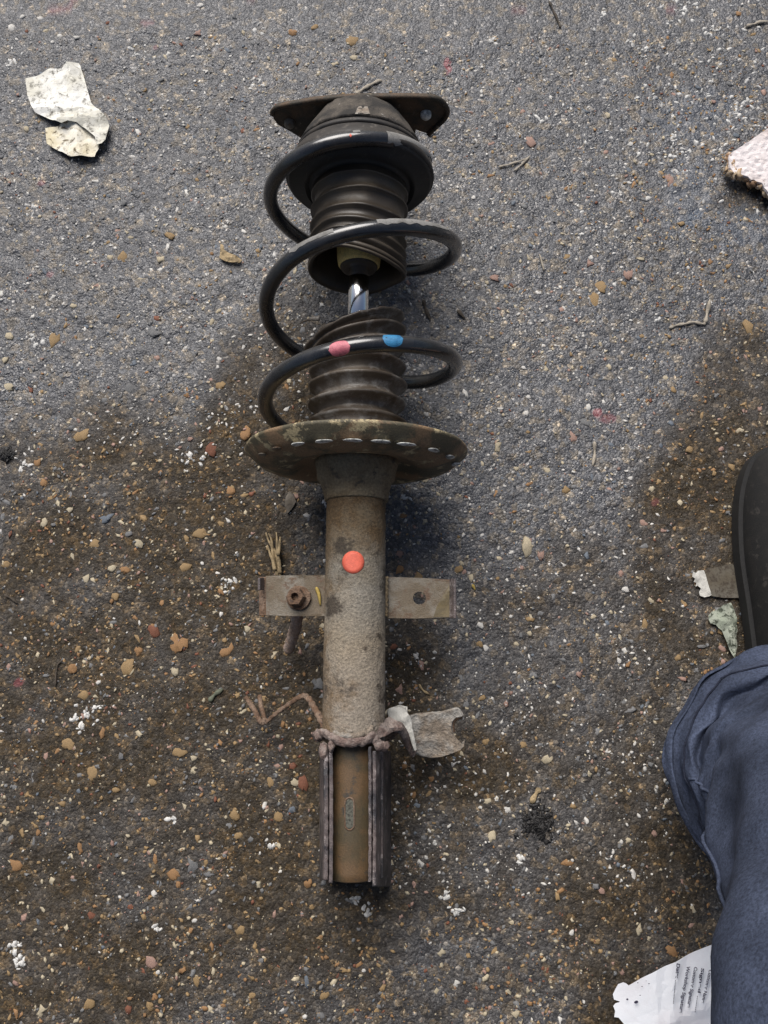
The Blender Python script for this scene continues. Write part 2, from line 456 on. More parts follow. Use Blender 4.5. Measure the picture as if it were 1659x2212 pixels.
# warp coordinates so grains are angular and uneven
wn_ = tex_noise(nt, co, 260, 3, 0.6)
sub = nt.nodes.new("ShaderNodeVectorMath"); sub.operation = 'SUBTRACT'; nt.links.new(wn_.outputs[1], sub.inputs[0]); sub.inputs[1].default_value = (0.5, 0.5, 0.5)
scl = nt.nodes.new("ShaderNodeVectorMath"); scl.operation = 'SCALE'; nt.links.new(sub.outputs[0], scl.inputs[0]); scl.inputs["Scale"].default_value = 0.004
add = nt.nodes.new("ShaderNodeVectorMath"); add.operation = 'ADD'; nt.links.new(co, add.inputs[0]); nt.links.new(scl.outputs[0], add.inputs[1])
wco = add.outputs[0]
v1 = vor(420, vec=wco)      # 2.4 mm grit
v2 = vor(900, vec=wco)      # 1.1 mm grit
v3 = vor(170, vec=wco)      # 6 mm aggregate under the binder
s1 = nt.nodes.new("ShaderNodeSeparateColor"); nt.links.new(v1.outputs["Color"], s1.inputs[0])
s2 = nt.nodes.new("ShaderNodeSeparateColor"); nt.links.new(v2.outputs["Color"], s2.inputs[0])
s3 = nt.nodes.new("ShaderNodeSeparateColor"); nt.links.new(v3.outputs["Color"], s3.inputs[0])
g1 = ramp(nt, s1.outputs[0], [(0.0, (0.052, 0.053, 0.057)), (0.50, (0.082, 0.084, 0.090)), (0.85, (0.115, 0.117, 0.122)), (0.95, (0.18, 0.175, 0.17)), (1.0, (0.34, 0.325, 0.30))])
g2 = ramp(nt, s2.outputs[0], [(0.0, 0.65), (0.5, 0.97), (0.88, 1.2), (1.0, 1.9)])
g3 = ramp(nt, s3.outputs[0], [(0.0, (0.62, 0.62, 0.65)), (0.45, (0.92, 0.93, 0.96)), (0.7, (1.12, 1.08, 1.05)), (0.86, (1.35, 1.15, 0.88)), (0.97, (1.9, 1.6, 1.2))])
c = mix(nt, 1.0, g1.outputs[0], g2.outputs[0], 'MULTIPLY')
c = mix(nt, 1.0, c, g3.outputs[0], 'MULTIPLY')
nb = tex_noise(nt, co, 9, 5, 0.6)
fb = ramp(nt, nb.outputs[0], [(0.3, 0.82), (0.7, 1.15)])
c = mix(nt, 1.0, c, fb.outputs[0], 'MULTIPLY')
# brown tone painting the shaded areas into the asphalt colour
a_st = nt.nodes.new("ShaderNodeAttribute"); a_st.attribute_name = "stain_shade"
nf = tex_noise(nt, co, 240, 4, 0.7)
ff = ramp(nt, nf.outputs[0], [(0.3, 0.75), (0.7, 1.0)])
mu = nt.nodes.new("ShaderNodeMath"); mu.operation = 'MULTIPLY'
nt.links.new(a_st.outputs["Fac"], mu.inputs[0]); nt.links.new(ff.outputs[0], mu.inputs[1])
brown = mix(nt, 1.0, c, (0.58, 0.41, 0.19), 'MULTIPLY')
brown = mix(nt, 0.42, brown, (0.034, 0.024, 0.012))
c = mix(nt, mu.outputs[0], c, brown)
a_t = nt.nodes.new("ShaderNodeAttribute"); a_t.attribute_name = "tint"
mt = nt.nodes.new("ShaderNodeMath"); mt.operation = 'MULTIPLY'
nt.links.new(a_t.outputs["Alpha"], mt.inputs[0]); nt.links.new(ff.outputs[0], mt.inputs[1])
c = mix(nt, mt.outputs[0], c, a_t.outputs["Color"])
nt.links.new(c, b.inputs["Base Color"])
nr = tex_noise(nt, co, 35, 5, 0.65)
rr = ramp(nt, nr.outputs[0], [(0.35, 0.36), (0.65, 0.56)])
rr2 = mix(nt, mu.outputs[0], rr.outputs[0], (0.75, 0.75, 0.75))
nt.links.new(rr2, b.inputs["Roughness"])
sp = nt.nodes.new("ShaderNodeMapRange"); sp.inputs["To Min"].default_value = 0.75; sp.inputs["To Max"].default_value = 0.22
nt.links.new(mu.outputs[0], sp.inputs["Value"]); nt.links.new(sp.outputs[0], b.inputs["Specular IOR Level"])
hh = nt.nodes.new("ShaderNodeMath"); hh.operation = 'MULTIPLY_ADD'
nt.links.new(s1.outputs[1], hh.inputs[0]); hh.inputs[1].default_value = 0.8; nt.links.new(s2.outputs[1], hh.inputs[2])
hd = nt.nodes.new("ShaderNodeMath"); hd.operation = 'MULTIPLY_ADD'
nt.links.new(v1.outputs["Distance"], hd.inputs[0]); hd.inputs[1].default_value = -1.2; nt.links.new(hh.outputs[0], hd.inputs[2])
bp = nt.nodes.new("ShaderNodeBump"); bp.inputs["Strength"].default_value = 0.8; bp.inputs["Distance"].default_value = 0.0009
nt.links.new(hd.outputs[0], bp.inputs["Height"]); nt.links.new(bp.outputs[0], b.inputs["Normal"])
gm.materials.append(m)
ground = link("ground", gm)
tag(ground, kind='structure')
ground['label'] = 'worn dark asphalt set with small stones, with shade painted in as brown'

# ------------------------------------------------------------------ stones in the asphalt
def stone_mat(name, c, v=0.3):
    return grime(name, c, tuple(x * (1 - v) for x in c), tuple(min(1, x * (1 + v)) for x in c), scale=140, rough=0.75, bump=0.5, th3=(0.55, 0.65), speck=0.2)
SM = {
 'tan': stone_mat('tan_stone', (0.27, 0.18, 0.085)), 'cream': stone_mat('cream_stone', (0.42, 0.36, 0.25)),
 'white': stone_mat('white_stone', (0.55, 0.53, 0.49)), 'grey': stone_mat('grey_stone', (0.15, 0.15, 0.15)),
 'orange': stone_mat('orange_stone', (0.27, 0.15, 0.065)), 'pink': stone_mat('pink_stone', (0.30, 0.19, 0.15)),
 'red': stone_mat('red_stone', (0.17, 0.065, 0.035)), 'blue': stone_mat('blue_grey_stone', (0.12, 0.14, 0.165)),
}
def stone_mesh(seed, mat):
    V, F = lump((0, 0, 0), 1.0, (1, 1, 1), jit=0.9, sc=1.0, seg=8, rings=5, seed=seed)
    V = [Vector((v.x, v.y, v.z * 0.8)) for v in V]
    return make_mesh('stone', V, F, mat)
STM = {}
for k, mm in SM.items():
    STM[k] = [stone_mesh(i + 11 * len(k), mm) for i in range(6)]
def place_stone(px, py, r, col, asp=1.25, ang=None):
    p = P(px, py, 0)
    o = bpy.data.objects.new('stone', random.choice(STM[col]))
    COL.objects.link(o)
    rr = r / 2365.0
    o.parent = ground
    o.location = (p.x, p.y, gh(p) - rr * 0.05 - 0.0002)
    o.scale = (rr * asp, rr / asp * 1.1, min(rr * 0.42, 0.0018) + 0.0004)
    o.rotation_euler = (random.uniform(-.08, .08), random.uniform(-.08, .08), random.uniform(0, 6.28) if ang is None else ang)
BIG = [(387,1390,17,'orange'),(279,1440,15,'tan'),(489,1405,13,'orange'),(400,1226,11,'tan'),(332,1363,12,'red'),(432,1150,14,'tan'),(379,1451,9,'cream'),
 (389,1625,12,'tan'),(299,1173,10,'cream'),(208,1172,13,'tan'),(271,1231,10,'orange'),(187,1251,9,'cream'),(157,1444,10,'orange'),(228,1120,13,'blue'),(243,1228,9,'cream'),
 (180,1502,10,'tan'),(149,1608,14,'tan'),(299,1406,8,'orange'),(201,1671,13,'tan'),(35,1869,12,'orange'),(377,1889,12,'orange'),(414,1872,13,'grey'),(603,1765,11,'tan'),
 (637,1690,10,'cream'),(655,1694,12,'red'),(508,1760,10,'tan'),(665,1906,9,'orange'),(330,2077,12,'pink'),(193,2169,10,'tan'),(1147,310,14,'pink'),(1447,389,14,'pink'),(1139,358,9,'cream'),
 (1297,621,15,'tan'),(1281,652,17,'tan'),(1356,595,12,'pink'),(1275,569,11,'pink'),(1068,603,10,'pink'),(1074,968,10,'cream'),(1236,947,11,'pink'),(1263,913,15,'grey'),
 (1139,1178,15,'cream'),(1220,1059,9,'tan'),(1617,706,14,'tan'),(1487,972,8,'tan'),(761,89,14,'tan'),(765,125,9,'cream'),(725,138,8,'cream'),(632,69,11,'orange'),(681,58,9,'tan'),
 (367,510,10,'tan'),(265,556,13,'tan'),(349,560,9,'cream'),(18,725,10,'cream'),(16,834,14,'cream'),(281,839,13,'grey'),(114,730,15,'tan'),(334,718,13,'grey'),(180,940,15,'tan'),
 (81,998,9,'orange'),(94,1044,9,'orange'),(478,834,10,'tan'),(458,968,15,'red'),(498,1061,10,'orange'),(531,938,13,'orange'),(1168,1200,9,'pink'),(863,1230,9,'orange'),
 (905,1245,9,'tan'),(862,1198,9,'pink'),(1185,1640,10,'cream'),(1560,1360,9,'tan'),(1395,1350,9,'tan'),(1500,1535,8,'cream'),(1225,1865,9,'orange'),(1062,1810,10,'cream'),
 (990,1230,9,'tan'),(1130,1610,7,'tan'),(1450,2055,12,'orange'),(700,2150,9,'tan'),(520,2010,9,'tan'),(90,2185,10,'cream'),(25,60,11,'white'),(430,75,10,'pink'),(585,1690,9,'tan'),
 (95,1130,10,'cream'),(250,1290,8,'tan'),(1605,1120,9,'tan'),(1580,1010,8,'tan'),(1600,930,8,'cream'),(1340,1240,8,'pink'),(1390,1130,9,'pink'),(690,1480,12,'grey'),(862,1490,10,'pink')]
for (px, py, r, c_) in BIG:
    place_stone(px, py, r, c_, random.uniform(1.0, 1.4))
def pick(px, py):
    warm = 1.0 if (py > 900 and px < 760) or px > 1450 else 0.35
    return random.choices(['tan', 'cream', 'white', 'grey', 'orange', 'pink', 'red', 'blue'],
                          [3 * warm, 3, 2.2 * (1.5 - warm), 1.4, 1.5 * warm, 1.0, 0.5 * warm, 0.7 * (1.4 - warm)])[0]
n_add = 300 - len(BIG)
for i in range(n_add):
    px, py = random.uniform(-10, 1670), random.uniform(-10, 2220)
    place_stone(px, py, random.uniform(4.5, 8.0), pick(px, py), random.uniform(1.0, 1.5))

# loose and embedded grit: too many to count
def chip_cloud(name, n, size, mats, z_off, seed, where=None, flat=0.5):
    rs = np.random.RandomState(seed)
    base = []
    for k in range(10):
        V, F = lump((0, 0, 0), 1.0, (1, 1, 1), jit=1.2, seg=5, rings=4, seed=seed + k)
        base.append((np.array([tuple(v) for v in V]), [[i for i in f] for f in F]))
    AV, AF, AM = [], [], []
    off = 0
    for i in range(n):
        if where is None:
            for _try in range(6):
                x, y = rs.uniform(X0, X1), rs.uniform(Y0, Y1)
                if rs.rand() < 0.38 + 2.2 * max(0.0, float(vnoise(x, y, 0.035, 77))) + 1.2 * max(0.0, float(vnoise(x, y, 0.012, 78))): break
        else:
            x, y = where(rs)
        s = size(rs)
        bv, bf = base[rs.randint(10)]
        a = rs.uniform(0, 6.28); asp = rs.uniform(1.0, 1.5)
        ca, sa = math.cos(a), math.sin(a)
        v = bv * np.array([s * asp, s / asp, min(s * flat, 0.0011)])
        vx = v[:, 0] * ca - v[:, 1] * sa + x; vy = v[:, 0] * sa + v[:, 1] * ca + y
        vz = v[:, 2] + float(ground_h(x, y)) + z_off * s
        AV.append(np.stack([vx, vy, vz], 1))
        mi = mats(rs, x, y)
        for f in bf:
            AF.append([k + off for k in f]); AM.append(mi)
        off += len(bv)
    me = bpy.data.meshes.new(name)
    me.from_pydata(np.concatenate(AV).tolist(), [], AF)
    for mm in ('tan', 'cream', 'white', 'grey', 'orange', 'pink', 'red', 'blue'):
        me.materials.append(SM[mm])
    me.polygons.foreach_set("material_index", AM)
    me.polygons.foreach_set("use_smooth", [True] * len(AM))
    me.update()
    return tag(link(name, me, ground), kind='stuff')
def warmth(x, y):
    return (y < 0.20 and x < 0.0) or x > 0.25 or y < -.18
def pickm(rs, x, y):
    w = warmth(x, y)
    p = np.array([3.6, 2.6, .5, 3.4, 1.6, .9, .7, .3]) if w else np.array([.7, 2.2, 4.2, 3.5, .25, .9, .15, 1.1])
    return int(rs.choice(8, p=p / p.sum()))
chip_cloud('grit', 23000, lambda rs: 0.0005 + 0.0015 * rs.rand() ** 3.0, pickm, 0.0, 5)

chip_cloud('aggregate', 2600, lambda rs: 0.0014 + 0.0022 * rs.rand() ** 2, lambda rs, x, y: int(rs.choice(8, p=[.24, .16, .03, .33, .10, .07, .04, .03] if warmth(x, y) else [.08, .12, .12, .46, .02, .07, .01, .12])), -0.12, 45, flat=0.28)

# white lime / paint residue: ragged flat splashes
LIME = [(190,1540,34,14),(165,1560,30,10),(490,1262,26,10),(415,990,28,12),(75,740,30,10),(45,1000,26,6),(70,450,24,9),(1480,20,40,14),(1535,75,24,7),(1360,90,22,6),(1480,330,34,12),
 (1465,300,20,6),(1510,310,14,4),(1560,340,26,10),(1590,250,28,10),(1520,190,30,8),(1390,110,18,4),(1415,210,20,5),(1610,230,20,8),(990,1965,22,9),(960,1930,16,5),(790,1965,20,7),(765,1945,12,5),(50,2080,22,10),
 (40,2040,26,8),(930,1820,14,4),(1130,1855,16,5),(1500,1705,10,3),(1480,1690,8,3),(880,1070,14,4),(700,1082,12,5),(580,555,18,5),(30,130,30,10),(300,110,24,8),(1070,90,22,6),(1170,255,12,3),(345,2000,14,4),(370,1770,12,4),(590,1825,9,4),(560,180,24,6),(1420,690,10,3),(1300,30,22,5),(560,60,18,5)]
lv = []
for (px, py, R_, n) in LIME:
    for i in range(n):
        a, d = random.uniform(0, 6.28), R_ * random.random() ** 0.7
        lv.append((px + math.cos(a) * d, py + math.sin(a) * d * 0.8, random.uniform(2.2, 7.5)))
for i in range(260):
    px, py = random.gauss(1500, 130), random.gauss(210, 170)
    if px < 1680 and py > -20: lv.append((px, py, random.uniform(1.5, 6.5)))
for i in range(160):
    lv.append((random.uniform(0, 1660), random.uniform(0, 900), random.uniform(1.2, 3.6)))
V_, F_ = [], []
for (px, py, r) in lv:
    c0 = P(px, py); s = 2365.0
    k = random.randint(7, 11); a0 = random.uniform(0, 6.28); el = random.uniform(1, 2.4); ea = random.uniform(0, 3.14)
    b0 = len(V_)
    V_.append(Vector((c0.x, c0.y, gh(c0) + 0.0009)))
    for ring, rf, dz in ((0, 0.62, 0.0008), (1, 1.0, -0.0004)):
        for j in range(k):
            a = a0 + 6.283 * j / k
            rr = r / s * rf * random.uniform(0.6, 1.3)
            ux, uy = math.cos(a) * rr * el ** 0.5, math.sin(a) * rr / el ** 0.5
            x = c0.x + ux * math.cos(ea) - uy * math.sin(ea); y = c0.y + ux * math.sin(ea) + uy * math.cos(ea)
            V_.append(Vector((x, y, gh((x, y)) + dz)))
    for j in range(k):
        F_.append((b0, b0 + 1 + j, b0 + 1 + (j + 1) % k))
        F_.append((b0 + 1 + j, b0 + 1 + k + j, b0 + 1 + k + (j + 1) % k, b0 + 1 + (j + 1) % k))
M['residue'] = plain('lime_residue', (0.60, 0.59, 0.56), rough=0.9, var=0.25, scale=300, bump=0.6)
tag(obj('lime_residue', V_, F_, M['residue'], ground), kind='stuff')

# ------------------------------------------------------------------ the strut
B_ = P(760, 1900, 0.086)
T_ = P(779, 250, 0.0985)
LEN = (T_ - B_).length
U = (T_ - B_).normalized()
SD = U.cross(Vector((0, 0, 1))).normalized()      # to the right
NR = SD.cross(U).normalized()                     # up, towards the camera
def solve(row, r, s=0.0):
    lo, hi = -0.3, LEN + 0.3
    for _ in range(50):
        mid = (lo + hi) / 2
        if proj(B_ + U * mid + NR * r + SD * s)[1] > row: lo = mid
        else: hi = mid
    return (lo + hi) / 2
def ax(row): return solve(row, 0.0)
def axf(row, r): return solve(row, r)
def S(t, s, n): return B_ + U * t + SD * s + NR * n
def lathe(prof, seg=72, tilt=None, jit=0.0, jscale=120.0, closed=False, oval=None):
    """prof: (t, r[, tilt_s, tilt_n]) along the strut axis"""
    V, F = [], []
    for q in prof:
        t, r = q[0], q[1]
        ts = q[2] if len(q) > 2 else 0.0
        tn = q[3] if len(q) > 3 else 0.0
        for k in range(seg):
            a = 2 * math.pi * k / seg
            rr = r
            p = S(t + ts * r * math.cos(a) + tn * r * math.sin(a), rr * math.cos(a), rr * math.sin(a))
            if jit:
                nv = mnoise.noise(p * jscale) * jit
                p = S(t + ts * r * math.cos(a) + tn * r * math.sin(a), (rr + nv) * math.cos(a), (rr + nv) * math.sin(a))
            V.append(p)
    n = len(prof)
    for i in range(n - 1 if not closed else n):
        j = (i + 1) % n
        for k in range(seg):
            F.append((i * seg + k, i * seg + (k + 1) % seg, j * seg + (k + 1) % seg, j * seg + k))
    if not closed:
        F.append(tuple(range(seg - 1, -1, -1)))
        F.append(tuple((n - 1) * seg + k for k in range(seg)))
    return V, F
def hit_plane(px, py, t):
    """photo pixel -> (s, n) in the plane across the axis at distance t"""
    d = ray(px, py); o = Vector((0, 0, CAM_H)); c0 = B_ + U * t
    k = (c0 - o).dot(U) / d.dot(U)
    q = o + d * k - c0
    return q.dot(SD), q.dot(NR)
def on_tube(px, py, r):
    """point of the tube surface seen at this pixel"""
    d = ray(px, py); o = Vector((0, 0, CAM_H)) - B_
    dp = d - U * d.dot(U); op = o - U * o.dot(U)
    A = dp.dot(dp); Bq = 2 * dp.dot(op); Cq = op.dot(op) - r * r
    k = (-Bq - math.sqrt(max(0, Bq * Bq - 4 * A * Cq))) / (2 * A)
    return Vector((0, 0, CAM_H)) + d * k
strut = thing('suspension_strut', 'used car suspension strut with black coil spring, torn bellows and rusty brown damper tube', 'suspension strut', (B_.x, (B_.y + T_.y) / 2, 0))

# top plate with two ears
tp = axf(211, 0.030)
outl = [(588,246),(590,238),(597,231),(612,227),(640,222),(675,216),(711,212),(769,208),(841,208),(900,208),(938,210),(952,216),(962,226),(967,241),(960,256),(938,277),(926,290)]
pl = [hit_plane(x, y, tp) for x, y in outl]
zmin = -0.0775
pl += [(0.050, -0.012), (0.048, -0.035), (0.030, -0.060), (0.014, zmin + .003), (-0.006, zmin), (-0.022, zmin + .006), (-0.034, -0.055), (-0.048, -0.035)]
pl += [hit_plane(641, 293, tp), hit_plane(622, 282, tp), hit_plane(600, 270, tp), hit_plane(591, 258, tp)]
def extrude_outline(pl, t0, t1, mat, name, parent, lip=0.0):
    from mathutils.geometry import tessellate_polygon
    n = len(pl)
    V = [S(t0, s, q) for s, q in pl] + [S(t1, s, q) for s, q in pl]
    tri = tessellate_polygon([[Vector((s, q, 0)) for s, q in pl]])
    F = [tuple(f) for f in tri] + [tuple(i + n for i in reversed(f)) for f in tri]
    F += [(i, (i + 1) % n, n + (i + 1) % n, n + i) for i in range(n)]
    o = obj(name, V, F, mat, parent, smooth=False)
    import bmesh
    bm = bmesh.new(); bm.from_mesh(o.data); bmesh.ops.recalc_face_normals(bm, faces=bm.faces[:]); bm.to_mesh(o.data); bm.free()
    bv = o.modifiers.new('bevel', 'BEVEL'); bv.width = 0.0008; bv.segments = 2; bv.limit_method = 'ANGLE'
    return o
mount = extrude_outline(pl, tp, tp + 0.0035, M['plate'], 'mount_plate', strut)
# rolled rim along the upper edge of the plate
rim = [S(tp - 0.0005, *hit_plane(x, y, tp)) for x, y in outl]
V, F = tube(catmull(rim, 4), 0.0022, 8, jit=0.0003, jscale=300)
obj('plate_rim', V, F, M['plate'], mount)
for (px, py), mm in (((625.5, 264), 'bracket'), ((920, 245), 'lip')):
    s, q = hit_plane(px, py, tp)
    V, F = [], []
    c0 = S(tp, s, q)
    for i, (rr, dd) in enumerate(((0.0050, 0.0), (0.0048, 0.003), (0.0036, 0.0045), (0.0, 0.0048))):
        for k in range(14):
            a = 2 * math.pi * k / 14
            V.append(c0 - U * dd + SD * rr * math.cos(a) + NR * rr * math.sin(a))
    for i in range(3):
        for k in range(14):
            F.append((i * 14 + k, i * 14 + (k + 1) % 14, (i + 1) * 14 + (k + 1) % 14, (i + 1) * 14 + k))
    obj('stud', V, F, M[mm], strut)
# bearing housing
h0, h1 = tp, axf(246, 0.0556)
V, F = lathe([(h0 - 0.0002, 0.0), (h0 - 0.0002, 0.0335), (h0 - 0.003, 0.0375), (h1 + (h0 - h1) * .55, 0.0455), (h1 + (h0 - h1) * .2, 0.0525), (h1 + 0.001, 0.0552), (h1, 0.0555), (h1 - 0.0012, 0.0540), (h1 - 0.002, 0.049)], 96, jit=0.0012, jscale=160)
obj('bearing_housing', V, F, M['housing'], strut)
def on_housing(px, py, lift=0.0008):
    r = 0.050
    for _ in range(12):
        q = on_tube(px, py, r + lift); t = (q - B_).dot(U)
        r = float(np.interp(t, [h1, h1 + (h0 - h1) * .2, h1 + (h0 - h1) * .55, h0 - 0.003, h0], [.0555, .0525, .0455, .0375, .0335]))
    return q
mk = [(767,246),(770,238),(774,230),(780,229),(784,235),(788,229),(794,230),(797,238),(799,246)]
V = [on_housing(783, 240)] + [on_housing(*p) for p in mk]
obj('cast_mark', V, [(0, 1 + (k + 1) % 9, 1 + k) for k in range(9)], M['hanger'], strut)
r1, r2, r3 = axf(250, 0.0572), axf(261, 0.0583), axf(283, 0.0615)
V, F = lathe([(h1 - 0.001, 0.0481), (r1 + 0.0002, 0.0540), (r1 - 0.001, 0.0572), (r2 + 0.001, 0.0583), (r2, 0.0567), (r2 - 0.0008, 0.0546), (r2 - 0.0018, 0.0567),
              (r2 - 0.003, 0.0605), (r3 + 0.003, 0.0626), (r3 + 0.0005, 0.0647), (r3 - 0.003, 0.0653), (r3 - 0.005, 0.0642), (r3 - 0.006, 0.0610), (r3 - 0.004, 0.0535), (r3 - 0.003, 0.0481)], 96, jit=0.0003, jscale=90)
obj('rubber_isolator', V, F, M['rubber'], strut)
# spring seat cup
c1 = ax(412)
V, F = lathe([(r3 - 0.002, 0.0637), (r3 - 0.006, 0.0631), (r3 - 0.008, 0.0615), (r3 - 0.009, 0.0492), (r3 - 0.014, 0.0476), (c1 + 0.004, 0.0449), (c1, 0.0433), (c1 - 0.001, 0.0396)], 96)
obj('spring_cup', V, F, M['cup'], strut)

# dust boot, upper piece: bellows open at the lower end
R = 0.0415
rows = [366, 401, 436, 462, 482, 499, 513]
ts = [axf(r_, R) for r_ in rows]
prof = [(c1 + 0.004, 0.039), (c1 + 0.002, R - 0.001)]
for i, t in enumerate(ts):
    rr = R + (0.0006 if i else 0)
    prof += [(t + 0.0014, rr - 0.0012, 0, 0.02 * i / 6), (t, rr + 0.0006, 0, 0.02 * i / 6), (t - 0.0009, rr - 0.0002, 0, 0), (t - 0.0018, rr - 0.0026, 0, 0)]
    if i < len(ts) - 1:
        d = t - ts[i + 1]
        prof += [(t - d * 0.5, rr - 0.0038, 0, 0), (t - d * 0.8, rr - 0.0022, 0, 0)]
t_end = axf(520, R)
prof += [(t_end + 0.002, R - 0.001), (t_end, R + 0.0010), (t_end - 0.0012, R), (t_end - 0.0010, R - 0.002), (t_end + 0.002, R - 0.0035), (t_end + 0.006, R - 0.0055), (t_end + 0.020, R - 0.006), (t_end + 0.035, R - 0.006), (c1 - 0.001, 0.0355)]
# the torn boot sags: back part hangs lower and a little to the left
def sag(q, w):
    t = q[0]
    return q
V, F = lathe(prof, 96, jit=0.0014, jscale=42)
V2 = []
for v in V:
    d = v - B_
    t = d.dot(U)
    k = max(0.0, min(1.0, (ts[1] - t) / (ts[1] - t_end)))
    a = math.atan2(d.dot(NR), d.dot(SD))
    V2.append(v + U * (-0.004 * k * (0.5 - 0.5 * math.sin(a)) + 0.0015 * k * math.cos(2 * a)) + U * (-0.012 * k * max(0.0, math.cos(a - 0.5)) ** 2) + SD * (-0.0018 * k + 0.002 * k * math.sin(3 * a)) + NR * (-0.001 * k))
obj('dust_boot', V2, F, M['boot'], strut)

# bump stop and rod
b0, b1 = ax(524), ax(577)
V, F = lathe([(b0 + 0.03, 0.0), (b0 + 0.03, 0.020), (b0, 0.0195), (b1 + 0.008, 0.0190), (b1 + 0.002, 0.0180), (b1, 0.0165), (b1, 0.0)], 48, jit=0.0004, jscale=120)
obj('bump_stop', V, F, M['stop'], strut)
V, F = lathe([(b1 + 0.0015, 0.0), (b1 + 0.0015, 0.0165), (b1 - 0.0005, 0.0162), (b1 - 0.0022, 0.0150), (b1 - 0.0026, 0.012), (b1 - 0.0026, 0.0)], 40)
obj('bump_stop_lip', V, F, M['boot'], strut)
V, F = lathe([(b1 + 0.03, 0.0), (b1 + 0.03, 0.0088), (ax(760), 0.0088), (ax(760), 0.0)], 40)
obj('piston_rod', V, F, M['chrome'], strut)

# dust boot, lower piece
R = 0.0398
rid = [(674, .36), (699, .28), (727, .18), (762, .08), (799, .04), (842, 0.02), (884, 0.0)]
prof = []
tt = [(axf(r_, R), s_) for r_, s_ in rid]
t0, s0 = tt[0]
prof += [(t0 - 0.010, R - 0.009, s0, 0), (t0 - 0.003, R - 0.0055, s0, 0), (t0 + 0.0006, R - 0.0026, s0, 0)]
for i, (t, s_) in enumerate(tt):
    rr = R + (-0.001 if i == 0 else 0.0005)
    prof += [(t + 0.0016, rr - 0.0016, s_, 0), (t, rr + 0.0008, s_, 0), (t - 0.0016, rr - 0.0006, s_, 0), (t - 0.0032, rr - 0.0040, s_, 0)]
    if i < len(tt) - 1:
        t2, s2_ = tt[i + 1]
        prof += [(t * .5 + t2 * .5, rr - 0.0085, (s_ + s2_) / 2, 0), (t * .25 + t2 * .75, rr - 0.0062, s2_, 0)]
tb = axf(905, 0.0398)
prof += [(tb - 0.002, R - 0.001), (tb - 0.008, R), (tb - 0.014, R)]
V, F = lathe(prof, 96, jit=0.0019, jscale=44)
seg = 96
for i in range(6):                                # torn, ragged upper lip with a point on the left
    for k in range(seg):
        a = 2 * math.pi * k / seg
        w = max(0, math.cos(a - math.radians(170))) ** 6
        V[i * seg + k] = V[i * seg + k] + SD * (-0.007 * w) - U * (0.003 * w) + U * 0.0016 * mnoise.noise(Vector((k * .55, i * .2, 1)))
obj('lower_dust_boot', V, F, M['boot2'], strut)
# torn flap
fl = [P(648, 698, 0.10), P(668, 690, 0.109), P(690, 688, 0.114)]
V, F = tube(catmull(fl, 4), [0.0006 + 0.0018 * i / 8 for i in range(9)], 8, flat=0.5)
obj('torn_flap', V, F, M['boot2'], strut)

# lower spring seat (dished disc)
tr = axf(907, 0.0905)
f1 = axf(948, 0.0800)
f2 = axf(985, 0.040)
hb = axf(996, 0.0325)
V, F = lathe([(tr + 0.006, 0.0), (tr + 0.006, 0.045), (tr - 0.001, 0.070), (tr - 0.003, 0.078), (tr + 0.0008, 0.0888), (tr + 0.0008, 0.0903), (tr - 0.0006, 0.0910), (tr - 0.0022, 0.0904), (f1 + 0.002, 0.0825), (f1, 0.0800), (f1 - 0.0008, 0.0775),
              (f1 - 0.0030, 0.069), (f1 - 0.0042, 0.060), (f1 - 0.0030, 0.052), (f1 + 0.0010, 0.045), (f1 + 0.0025, 0.038), (f1 + 0.0025, 0.0)], 128, jit=0.0008, jscale=45)
seat = obj('lower_spring_seat', V, F, M['seat'], strut)
e0 = ax(1084)
V, F = lathe([(f1 + 0.003, 0.0), (f1 + 0.003, 0.0350), (f2 + 0.001, 0.0340), (f2 - 0.003, 0.0328), (f2 - 0.010, 0.0318), (e0 + 0.016, 0.0296), (e0 + 0.008, 0.0268), (e0 + 0.001, 0.0258), (e0, 0.0250), (e0 + 0.001, 0.0)], 96, jit=0.0008, jscale=70)
obj('seat_collar', V, F, M['collar'], strut)
for (px, py, w_) in ((639,955,15),(697,948,17),(762,947,17),(826,948,18),(891,952,18),(943,969,15),(981,984,14),(988,1001,12),(596,966,10),(577,981,9)):
    s, q = hit_plane(px, py, f1 - 0.0006)
    r_ = math.hypot(s, q); s, q = s / r_ * 0.0806, q / r_ * 0.0806
    c0 = S(f1 - 0.0008, s, q)
    rad = (SD * s + NR * q).normalized(); tan = rad.cross(U).normalized()
    V, F = [], []
    L_, H_ = 0.0074 * w_ / 17, 0.0044
    for i in range(9):
        x_ = -1 + 2 * i / 8
        e_ = max(0.05, math.sqrt(max(0, 1 - x_ * x_)) * (1 + .25 * math.sin(px * 1.3) * x_))
        for k in range(12):
            a = 2 * math.pi * k / 12
            V.append(c0 + tan * L_ * x_ + rad * (H_ * e_ * math.sin(a) * (1.0 if math.sin(a) > 0 else .6)) - U * (0.0010 * e_ * math.cos(a) + .0006) + rad * 0.0012 * x_ * math.sin(px))
    for i in range(8):
        for k in range(12):
            F.append((i * 12 + k, i * 12 + (k + 1) % 12, (i + 1) * 12 + (k + 1) % 12, (i + 1) * 12 + k))
    F.append(tuple(range(11, -1, -1))); F.append(tuple(96 + k for k in range(12)))
    obj('pressed_lip', V, F, M['lip'] if w_ > 11 else M['bracket'], seat)

